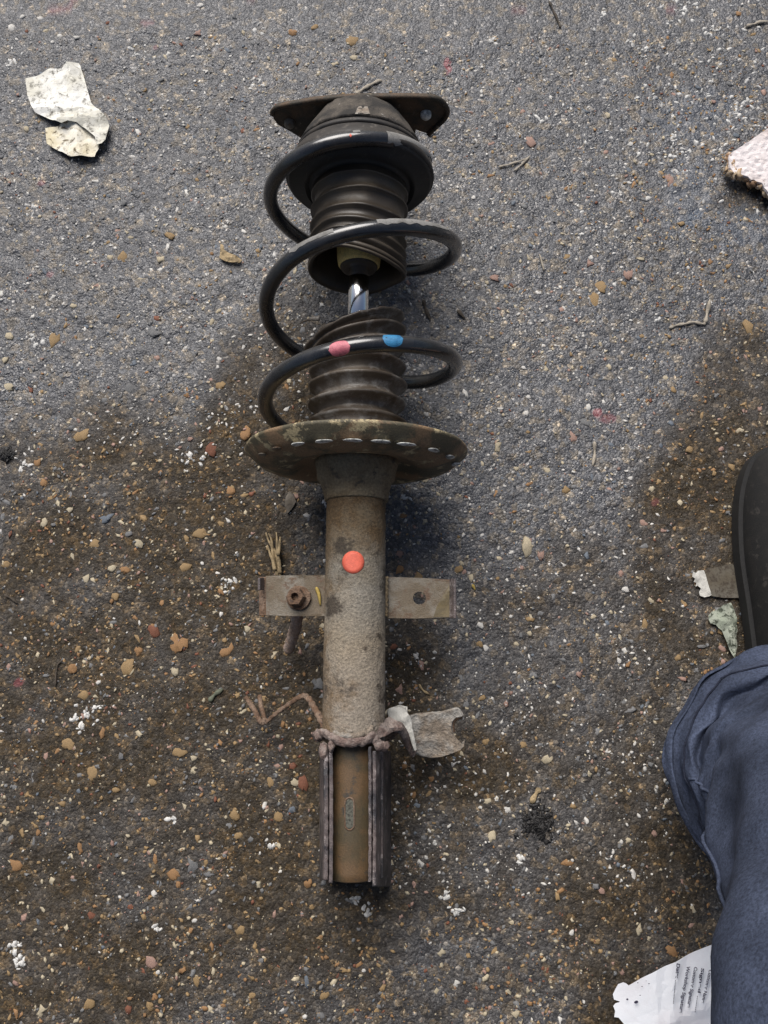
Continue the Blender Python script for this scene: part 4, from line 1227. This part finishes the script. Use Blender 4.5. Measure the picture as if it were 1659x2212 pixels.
# printed form, bottom right
form = thing('printed_form', 'white printed form sheet with torn corner beside the blue trouser leg', 'paper form', tuple(P(1450, 2160, 0)))
crf = [crease(1460, 2060, 1440, 2230, 0.0022, 0.008), crease(1412, 2110, 1420, 2230, 0.001, 0.006), crease(1470, 2190, 1560, 2150, 0.002, 0.010)]
sheet([(1541,2039.5),(1500,2057),(1460,2077),(1420,2097),(1385,2115),(1359,2130),(1353,2125),(1347,2123),(1336,2127),(1330,2138),(1324.5,2149),(1327,2160),(1338,2163.5),(1340,2165),(1330,2168),(1325,2174),(1329,2184),(1327,2197),(1336,2198),(1347,2211),(1358,2235),(1385,2290),(1500,2340),(1660,2300),(1640,2080)],
      'form_sheet', M['form'], 0.0035, 0.0045, lambda x, y: sum(f(x, y) for f in crf), parent=form, jit=0.0016, jsc=30, z_plane=0.004)
def text_line(body, px0, py0, px1, py1, size_px, z=0.0082):
    c = bpy.data.curves.new('printed_line', 'FONT')
    c.body = body; c.size = 1.0; c.extrude = 0.0; c.offset = 0.028
    o = bpy.data.objects.new('tmp', c); COL.objects.link(o)
    dg = bpy.context.evaluated_depsgraph_get(); dg.update()
    me = bpy.data.meshes.new_from_object(o.evaluated_get(dg))
    bpy.data.objects.remove(o)
    me.name = 'printed_line'
    me.materials.clear(); me.materials.append(M['ink'])
    xs = [v.co.x for v in me.vertices]
    wdt = max(xs) - min(xs)
    a, b2 = P(px0, py0, z), P(px1, py1, z)
    L = (b2 - a).length; k = L / wdt; hgt = size_px / 2365.0
    d = (b2 - a).normalized(); q = Vector((-d.y, d.x, 0))
    base = world_loc(form)
    for v in me.vertices:
        w = a + d * ((v.co.x - min(xs)) * k) + q * (v.co.y * hgt)
        w.z = z
        v.co = w - base
    o = link('printed_line', me, form)
    return o
text_line("Date: ................", 1462, 2081, 1454, 2168, 9)
text_line("Workshop Signature", 1484, 2086, 1467, 2188, 9)
text_line("Customer Signature", 1500, 2088, 1484, 2176, 9)
text_line("Signed ........", 1515, 2091, 1501, 2187, 8)
text_line("Customer Name", 1532, 2094, 1515, 2165, 9)
for (px, py, r) in ((1375, 2165, 5), (1355, 2159, 3), (1402, 2125, 1.6), (1387, 2131, 1.6), (1396, 2119, 1), (1383, 2150, 1.6), (1378, 2123, 1.5)):
    V = [P(px, py, 0.0078)] + [P(px + r * random.uniform(.6, 1.3) * math.cos(a * .698), py + .7 * r * random.uniform(.6, 1.3) * math.sin(a * .698), 0.0078) for a in range(9)]
    obj('ink_blot', V, [(0, 1 + (k + 1) % 9, 1 + k) for k in range(9)], M['ink'], form)
# scraps by the shoe
sc1 = thing('card_scrap', 'brown card scrap with a torn white edge left of the black shoe', 'card scrap', tuple(P(1540, 1265, 0)))
sheet([(1514,1233),(1545,1226),(1576,1219),(1600,1225),(1600,1292),(1560,1292),(1532,1288),(1522,1256)], 'card_face', M['scrapbrown'], 0.0030, 0.004, parent=sc1, jit=0.001, jsc=50)
sheet([(1493,1236),(1500,1239),(1504,1234),(1517,1233),(1521,1245),(1527,1266),(1533,1286),(1528,1289),(1518,1291),(1509,1288),(1507,1280),(1510,1272),(1503,1266),(1499,1268),(1501,1260),(1495,1258),(1498,1251),(1492,1247)], 'white_tear', M['lime'], 0.0042, 0.002, parent=sc1, jit=0.0014, jsc=150)
sw = sheet([(1527,1330),(1534,1322),(1546,1318),(1556,1308),(1576,1302),(1582,1318),(1588,1335),(1588,1360),(1587,1385),(1584,1405),(1580,1423),(1574,1412),(1566,1390),(1557,1363),(1549,1358),(1543,1350),(1532,1348),(1528,1340)], 'torn_wrapper', M['foil'], 0.004, 0.0022, lambda x, y: crease(1560, 1310, 1578, 1400, .004, .006)(x, y), jit=0.003, jsc=120)
tag(sw, 'pale green crumpled wrapper strip between card scrap and trouser hem', 'wrapper')
# twigs and straws
def twig(pts, r, mat, label, cat='twig', group=None, flat=0.7, z=0.0022, name='twig'):
    q = catmull([P(x, y, z) for x, y in pts], 5)
    for v in q: v.z = gh(v) + z * 0.8
    V, F = tube(q, [r / 2365.0 * (0.75 + 0.25 * math.sin(i * 1.1)) * (1 if 0 < i < len(q) - 1 else .5) for i in range(len(q))], 7, flat=flat, jit=0.0002, jscale=400)
    return tag(obj(name, V, F, mat), label, cat)
twig([(1446,708),(1462,702),(1480,700),(1496,696),(1512,700),(1524,700)], 4.2, M['twig'], 'pale bent straw with an L shape below the fibre board', 'straw', name='bent_straw')
twig([(1522,699),(1527,678),(1533,647)], 5.5, M['twig'], 'short upright pale splinter touching the bent straw', 'splinter', name='splinter')
twig([(768,204),(785,190),(804,180),(824,170)], 5.5, M['twig'], 'pale twig just above the top mount of the strut', 'twig')
twig([(1077,359),(1100,354),(1125,346),(1140,344)], 3.2, M['twig'], 'thin pale twig right of the top mount, the longer of a crossed pair', 'twig')
twig([(1112,368),(1125,356),(1146,335)], 3.2, M['twig'], 'thin pale twig crossing the longer twig right of the top mount', 'twig')
twig([(1186,0),(1196,20),(1208,48),(1212,58)], 3.2, M['twigdark'], 'thin dark stalk reaching in from the top edge', 'stalk', name='stalk')
twig([(1612,58),(1630,52),(1660,47),(1690,44)], 4.5, M['twig'], 'pale stick entering at the upper right corner', 'stick', name='stick')
twig([(914,648),(920,668),(930,692)], 5, M['twigdark'], 'short dark brown stick right of the piston rod', 'stick', name='stick')
twig([(988,672),(1005,690)], 5, M['twigdark'], 'short brown stick right of the upper coils', 'stick', name='stick')
twig([(1283,955),(1284,980),(1279,1008)], 4.5, M['twig'], 'pale leaf shaped splinter right of the lower spring seat', 'splinter', name='splinter')
twig([(1148,1735),(1160,1712),(1168,1703)], 7, M['bark'], 'short tan wood splinter above the black oil blot', 'splinter', name='splinter', flat=.5)
twig([(1020,1262),(1027,1275)], 3.5, M['yellow'], 'tiny yellow straw right of the right bracket', 'straw', name='straw')
twig([(8,1284),(22,1292),(36,1303)], 3, M['twigdark'], 'thin dark twig near the left edge', 'twig')
twig([(118,1485),(122,1440),(134,1425)], 2.0, M['twigdark'], 'thin grey stalk left of the brown stones', 'stalk', name='stalk')
twig([(452,1515),(465,1500),(482,1488)], 6, plain('green_grey_chip', (0.10, 0.11, 0.075)), 'green grey wood chip left of the hooked strap', 'wood chip', name='wood_chip')
twig([(1165,550),(1175,585),(1168,560)], 2.5, M['twig'], 'tiny pale stalk left of the orange stones', 'stalk', name='stalk')
twig([(905,1478),(915,1492),(928,1500)], 3, M['bark'], 'small tan root fibre right of the damper tube', 'fibre', name='fibre')
# bark strip above the left bracket
V, F = [], []
strands = [[(603,1243),(601,1225),(598,1205),(590,1185),(580,1168),(574,1150)], [(598,1243),(594,1222),(590,1205),(588,1185),(586,1166),(580,1152)], [(604,1238),(603,1215),(599,1190),(598,1170),(597,1150)], [(594,1232),(590,1212),(583,1195),(578,1178)], [(601,1200),(604,1180),(606,1160)]]
ps_ = []
for i, s_ in enumerate(strands):
    q = catmull([P(x, y, .004) for x, y in s_], 5)
    for v in q: v.z = gh(v) + 0.0035 + 0.0008 * i
    ps_.append(tube(q, [0.0020 * (1 - 0.65 * k / len(q)) for k in range(len(q))], 7, flat=.5, jit=.0004))
V, F = merge(*ps_)
tag(obj('bark_strip', V, F, M['bark']), 'frayed tan bark strip tucked against the left bracket', 'bark strip')
o = sheet([(478,530),(484,533),(486,545),(500,552),(515,558),(524,566),(518,572),(505,570),(496,570),(484,566),(476,562)], 'bark_chip', M['bark'], 0.004, 0.002, jit=0.002, jsc=200, th=0.001)
tag(o, 'brown flaky bark chip left of the upper spring coils', 'bark chip')
o = sheet([(626,1062),(635,1072),(640,1085),(632,1098),(622,1110),(616,1092),(618,1075)], 'slate_chip', plain('brown_grey_chip', (0.13, 0.11, 0.085)), 0.003, 0.003, jit=0.0015, jsc=100, th=0.0015)
tag(o, 'thin brown grey flake left of the damper tube', 'stone flake')
# oily blots
def blot(px, py, r, label):
    ps = []
    rs = random.Random(px)
    for i in range(150):
        a, d = rs.uniform(0, 6.28), abs(rs.gauss(0, .5))
        q = P(px + r * d * math.cos(a) * 1.1, py + r * d * math.sin(a))
        ps.append(lump((q.x, q.y, gh(q) + .0002), rs.uniform(.0008, .0030), (rs.uniform(.6, 1.5), rs.uniform(.6, 1.5), .38), jit=1.3, seg=7, rings=5, seed=i))
    for i in range(26):
        a, d = rs.uniform(0, 6.28), rs.uniform(0, .9)
        c0 = P(px + r * d * math.cos(a), py + r * d * math.sin(a)); b2 = rs.uniform(0, 3.1); L_ = rs.uniform(.002, .006)
        q = [c0 + Vector((math.cos(b2 + .5 * k) * L_ * k, math.sin(b2 + .5 * k) * L_ * k, gh(c0) + .0018)) for k in (-1, 0, 1)]
        ps.append(tube(q, .0003, 5))
    V, F = merge(*ps)
    return tag(obj('oil_blot', V, F, M['tar']), label, 'oil blot', kind='stuff')
blot(1162, 1778, 40, 'black gritty oil blot on the asphalt below the hanger plate')
blot(14, 980, 13, 'dark oily fibre blot at the left edge of the asphalt')

# ------------------------------------------------------------------ the photographer, stooping over the strut
foot = P(1655, 1290, 0)
person = thing('person', 'person in blue work trousers and a black shoe stooping at the lower right', 'person', (foot.x + .03, foot.y - 0.05, 0))
def loft(rings, name, mat, parent, seg=40, cap=True, jit=0.0, jsc=20, sub=0):
    """rings: (centre, radius_a, radius_b, axis) ; smooth elliptical loft"""
    V, F = [], []
    n = len(rings)
    for i, (c0, ra, rb) in enumerate(rings):
        c0 = Vector(c0)
        t = (Vector(rings[min(i + 1, n - 1)][0]) - Vector(rings[max(i - 1, 0)][0])).normalized()
        s = Vector((1, 0, 0)); s = (s - t * s.dot(t)).normalized(); u = t.cross(s).normalized()
        for k in range(seg):
            a = 2 * math.pi * k / seg
            q = c0 + s * ra * math.cos(a) + u * rb * math.sin(a)
            if jit:
                q = q + (s * math.cos(a) + u * math.sin(a)) * jit * mnoise.noise(q * jsc)
            V.append(q)
    for i in range(n - 1):
        for k in range(seg):
            F.append((i * seg + k, i * seg + (k + 1) % seg, (i + 1) * seg + (k + 1) % seg, (i + 1) * seg + k))
    if cap:
        F.append(tuple(range(seg - 1, -1, -1))); F.append(tuple((n - 1) * seg + k for k in range(seg)))
    o = obj(name, V, F, mat, parent)
    return o
def lerp_rings(keys, n):
    cs = catmull([k[0] for k in keys], n)
    rs = catmull([Vector((k[1], k[2], 0)) for k in keys], n)
    return [(c_, r_.x, r_.y) for c_, r_ in zip(cs, rs)]
exec_person = True
# shoe: toe up the picture
def shoe(cx, cy, yaw, name='shoe'):
    prof = [(-0.10, .030, .075), (-0.08, .036, .085), (-0.04, .037, .095), (0.0, .038, .090), (0.05, .043, .068), (0.10, .049, .056), (0.15, .048, .050), (0.185, .038, .042), (0.20, .022, .030)]
    V, F = [], []
    seg = 32
    ca, sa = math.cos(yaw), math.sin(yaw)
    pr = catmull([Vector(p) for p in prof], 5)
    for p in pr:
        for k in range(seg):
            a = 2 * math.pi * k / seg
            x = p.y * math.cos(a) ; z = 0.016 + (p.z - 0.016) * max(0, math.sin(a)) ** 0.8 if math.sin(a) > 0 else 0.016 + 0.012 * math.sin(a)
            V.append(Vector((cx + x * ca - p.x * sa, cy + x * sa + p.x * ca, max(z, .004))))
    n = len(pr)
    for i in range(n - 1):
        for k in range(seg):
            F.append((i * seg + k, i * seg + (k + 1) % seg, (i + 1) * seg + (k + 1) % seg, (i + 1) * seg + k))
    F.append(tuple(range(seg - 1, -1, -1))); F.append(tuple((n - 1) * seg + k for k in range(seg)))
    s_ = obj(name, V, F, M['shoe'], person)
    # sole
    V, F = [], []
    for z in (0.003, 0.017):
        for p in pr:
            V.append(Vector((cx + (p.y + .004) * ca - p.x * sa, cy + (p.y + .004) * sa + p.x * ca, z)))
        for p in reversed(pr):
            V.append(Vector((cx - (p.y + .004) * ca - p.x * sa, cy - (p.y + .004) * sa + p.x * ca, z)))
    m_ = 2 * n
    F = [tuple(range(m_ - 1, -1, -1)), tuple(range(m_, 2 * m_))] + [(k, (k + 1) % m_, m_ + (k + 1) % m_, m_ + k) for k in range(m_)]
    obj('sole', V, F, M['sole'], s_, smooth=False)
    # seams and strap
    def on(x, y_, lift=0.001):
        q = min(pr, key=lambda p: abs(p.x - y_))
        f = max(-1, min(1, x / q.y)); sn = math.sqrt(max(0, 1 - f * f))
        z = 0.016 + (q.z - 0.016) * sn ** 0.8 + lift
        return Vector((cx + x * ca - y_ * sa, cy + x * sa + y_ * ca, z))
    ps = [tube([on(x_, y_) for x_, y_ in [(-.036 + .072 * i / 12, .085 - .05 * abs(2 * i / 12 - 1) ** 2) for i in range(13)]], .0014, 6)]
    ps.append(tube([on(-.033 + .004 * math.sin(i), .19 - .02 * i) for i in range(1, 9)], .0012, 6))
    ps.append(tube([on(-.026, .17 - .02 * i) for i in range(1, 7)], .0012, 6))
    V, F = merge(*ps)
    obj('seam', V, F, M['sole'], s_)
    st = [tube([on(sx * (.034 + .004 * math.sin(i * .4)), .16 - .011 * i, .0012), on(sx * (.034 + .004 * math.sin(i * .4)), .154 - .011 * i, .0012)], .0007, 5) for sx in (-1, 1) for i in range(16)]
    V, F = merge(*st)
    tag(obj('stitching', V, F, M['scrapbrown'], s_), kind='stuff')
    for i in range(4):
        V, F = tube([on(-.018, .065 - .018 * i, .003), on(0, .067 - .018 * i, .004), on(.018, .065 - .018 * i, .003)], .0022, 6)
        obj('lace', V, F, M['sole'], s_)
    return s_
shoe(0.366, 0.002, -0.07)
shoe(-0.16, -0.64, 0.05)
def pring(px, py, z, rpx, sq=1.0):
    c0 = P(px, py, z)
    r = rpx * proj(c0)[2] / FPX
    return (c0, r, r * sq)
keys = [pring(1712,1660,.070,254), pring(1713,1661,.078,260), pring(1718,1668,.105,232), pring(1722,1674,.120,214), pring(1724,1677,.124,200), pring(1744,1700,.14,214), pring(1778,1745,.17,236),
        pring(1836,1820,.215,278), pring(1906,1950,.275,326), pring(1990,2130,.33,400), pring(2110,2420,.395,520)]
kn = keys[-1][0]
keys += [(kn + Vector((.003, -.05, .035)), .086, .086), (kn + Vector((-.01, -.13, .035)), .090, .092), (Vector((.17, -.48, .42)), .105, .11), (Vector((.13, -.62, .40)), .115, .12)]
rg = lerp_rings(keys, 7)
V, F = [], []
seg = 64
n = len(rg)
for i, (c0, ra, rb) in enumerate(rg):
    t = (rg[min(i + 1, n - 1)][0] - rg[max(i - 1, 0)][0]).normalized()
    if i < 14: t = Vector((0, 0, 1)).lerp(t, i / 14).normalized()
    s_ = Vector((1, 0, 0)); s_ = (s_ - t * s_.dot(t)).normalized(); u_ = t.cross(s_).normalized()
    for k in range(seg):
        a = 2 * math.pi * k / seg
        d = s_ * math.cos(a) + u_ * math.sin(a)
        w = 0.006 * mnoise.noise(Vector((math.cos(a) * 2.2, math.sin(a) * 2.2, i * .09))) + 0.004 * mnoise.noise(Vector((math.cos(a) * 4, math.sin(a) * 4, i * .22 + 5)))
        w += 0.010 * (0.25 - abs(mnoise.noise(Vector((math.cos(a) * 1.6 + i * .05, math.sin(a) * 1.6, i * .045 + 3)))))
        w += 0.006 * (0.2 - abs(mnoise.noise(Vector((math.cos(a + i * .06) * 3.2, math.sin(a + i * .06) * 3.2, i * .07 + 8)))))
        if 20 < i < 30: w -= 0.006 * max(0, math.cos(a - math.pi)) * math.sin((i - 20) / 10 * math.pi)
        V.append(c0 + d * (ra + w))
for i in range(n - 1):
    for k in range(seg):
        F.append((i * seg + k, i * seg + (k + 1) % seg, (i + 1) * seg + (k + 1) % seg, (i + 1) * seg + k))
trs = obj('trousers', V, F, M['trousers'], person)
so = trs.modifiers.new('thick', 'SOLIDIFY'); so.thickness = 0.0016; so.offset = -1
sb = trs.modifiers.new('smooth', 'SUBSURF'); sb.levels = 1; sb.render_levels = 1

# hem stitching
hs = [V[17 * seg + k % seg] + (V[17 * seg + k % seg] - rg[17][0]).normalized() * 0.0006 for k in range(seg + 2)]
V_h, F_h = tube(hs, 0.0008, 6)
obj('hem_seam', V_h, F_h, M['jacket'], trs)
# inseam down the front of the leg
sm = [V[i * seg + 33] + (V[i * seg + 33] - rg[i][0]).normalized() * 0.0006 for i in range(20, n)]
V_h, F_h = tube(sm, 0.0012, 6)
obj('side_seam', V_h, F_h, M['trousers'], trs)

# body: one continuous skin, dressed in jacket and trousers
import bmesh
J = {}
def jt(n_, x, y, z, r, par=None): J[n_] = (Vector((x, y, z)), r, par)
kx, ky, kz = kn.x, kn.y, kn.z
jt('pelvis', .05, -.66, .40, .10)
jt('waist', .05, -.64, .54, .105, 'pelvis'); jt('chest', .03, -.54, .72, .115, 'waist'); jt('neck0', .02, -.46, .86, .06, 'chest'); jt('neck', .01, -.42, .91, .05, 'neck0')
jt('skull0', .0, -.37, .96, .072, 'neck'); jt('skull', .0, -.32, 1.00, .085, 'skull0'); jt('face', .0, -.26, .98, .06, 'skull')
for sx, kx_, ky_, kz_, fx, fy in ((1, kx, ky - .02, kz + .04, .372, .02), (-1, -.22, -.42, .43, -.16, -.62)):
    q = 'r' if sx > 0 else 'l'
    jt('hip' + q, .05 + sx * .09, -.64, .38, .085, 'pelvis'); jt('knee' + q, kx_, ky_, kz_, .058, 'hip' + q)
    jt('calf' + q, (kx_ + fx) / 2, (ky_ + fy) / 2 - .01, kz_ * .6, .05, 'knee' + q); jt('ankle' + q, fx, fy - .02, .09, .034, 'calf' + q); jt('toe' + q, fx, fy + .12, .035, .026, 'ankle' + q)
    jt('sh' + q, sx * .18, -.50, .80, .062, 'chest'); jt('elbow' + q, sx * .28, -.52, .60, .042, 'sh' + q)
    hx, hy, hz = (kx + .02, ky - .15, kz + .10) if sx > 0 else (-.24, -.48, .52)
    jt('wrist' + q, hx, hy, hz, .028, 'elbow' + q)
    jt('palm' + q, hx - sx * .01, hy + .06, hz - .03, .034, 'wrist' + q)
    for fi in range(4):
        ox = (fi - 1.5) * .021
        L_ = (.036, .042, .040, .032)[fi]
        jt('f%d%s1' % (fi, q), hx - sx * .01 + ox, hy + .06 + L_ * .9, hz - .035, .0095, 'palm' + q)
        jt('f%d%s2' % (fi, q), hx - sx * .01 + ox * 1.1, hy + .06 + L_ * 1.8, hz - .055, .0085, 'f%d%s1' % (fi, q))
        jt('f%d%s3' % (fi, q), hx - sx * .01 + ox * 1.1, hy + .06 + L_ * 2.2, hz - .078, .0075, 'f%d%s2' % (fi, q))
    jt('t%s1' % q, hx - sx * .045, hy + .05, hz - .03, .011, 'palm' + q); jt('t%s2' % q, hx - sx * .06, hy + .085, hz - .05, .0095, 't%s1' % q)
names = list(J); base = world_loc(person)
me = bpy.data.meshes.new('body')
me.from_pydata([tuple(J[k][0] - base) for k in names], [(names.index(J[k][2]), names.index(k)) for k in names if J[k][2]], [])
body = link('body', me, person)
sk = body.modifiers.new('skin', 'SKIN')
if not me.skin_vertices: bpy.context.view_layer.update()
for k, sv in zip(names, me.skin_vertices[0].data if me.skin_vertices else []):
    sv.radius = (J[k][1], J[k][1]); sv.use_root = (k == 'pelvis')
body.modifiers.new('smooth', 'SUBSURF').render_levels = 2
me.materials.append(M['skin'])
def limb(pts_, radii, name, mat, sq=1.0):
    cs = catmull(pts_, 6); rs = catmull([Vector((r_, 0, 0)) for r_ in radii], 6)
    V, F = [], []
    for i, c0 in enumerate(cs):
        t = (cs[min(i + 1, len(cs) - 1)] - cs[max(i - 1, 0)]).normalized()
        s_ = Vector((1, 0, 0)); s_ = (s_ - t * s_.dot(t)).normalized(); u_ = t.cross(s_)
        for k in range(32):
            a = 2 * math.pi * k / 32
            d = s_ * math.cos(a) + u_ * math.sin(a) * sq
            V.append(c0 + d * (rs[i].x + .008 * mnoise.noise(Vector((math.cos(a) * 2, math.sin(a) * 2, i * .3)))))
    for i in range(len(cs) - 1):
        for k in range(32): F.append((i * 32 + k, i * 32 + (k + 1) % 32, (i + 1) * 32 + (k + 1) % 32, (i + 1) * 32 + k))
    o = obj(name, V, F, mat, person)
    m_ = o.modifiers.new('thick', 'SOLIDIFY'); m_.thickness = .002
    return o
g = lambda k: J[k][0]
limb([g('anklel') + Vector((0, 0, -.02)), g('calfl'), g('kneel'), (g('kneel') + g('hipl')) / 2, g('hipl') + Vector((0, 0, .02))], [.10, .095, .092, .105, .12], 'trouser_leg', M['trousers'])
limb([g('pelvis') + Vector((0, .01, -.10)), g('pelvis'), g('waist')], [.15, .19, .175], 'trouser_seat', M['trousers'], .72)
limb([g('pelvis') + Vector((0, 0, .01)), g('waist'), g('chest'), g('neck0') + Vector((0, -.02, -.01))], [.195, .19, .205, .085], 'jacket', M['jacket'], .7)
for q in 'rl':
    limb([g('chest').lerp(g('sh' + q), .7), g('sh' + q), g('elbow' + q), g('wrist' + q)], [.075, .078, .060, .042], 'sleeve', M['jacket'])
V, F = lump(g('skull') + Vector((0, -.012, .012)), .098, (.86, 1.0, 1.0), jit=.12, seg=28, rings=18, seed=2)
obj('hair', V, F, M['hair'], person)
for sx in (-1, 1):
    V, F = lump(g('skull') + Vector((sx * .030, .098, -.045)), .011, jit=0, seg=12, rings=8); obj('eye', V, F, M['lime'], person)
    V, F = lump(g('skull') + Vector((sx * .084, .01, -.02)), .026, (.35, .7, 1.1), jit=.1, seg=12, rings=8); obj('ear', V, F, M['skin'], person)
V, F = lump(g('skull') + Vector((0, .115, -.06)), .016, (.8, 1.2, 1.1), jit=.1, seg=12, rings=8); obj('nose', V, F, M['skin'], person)
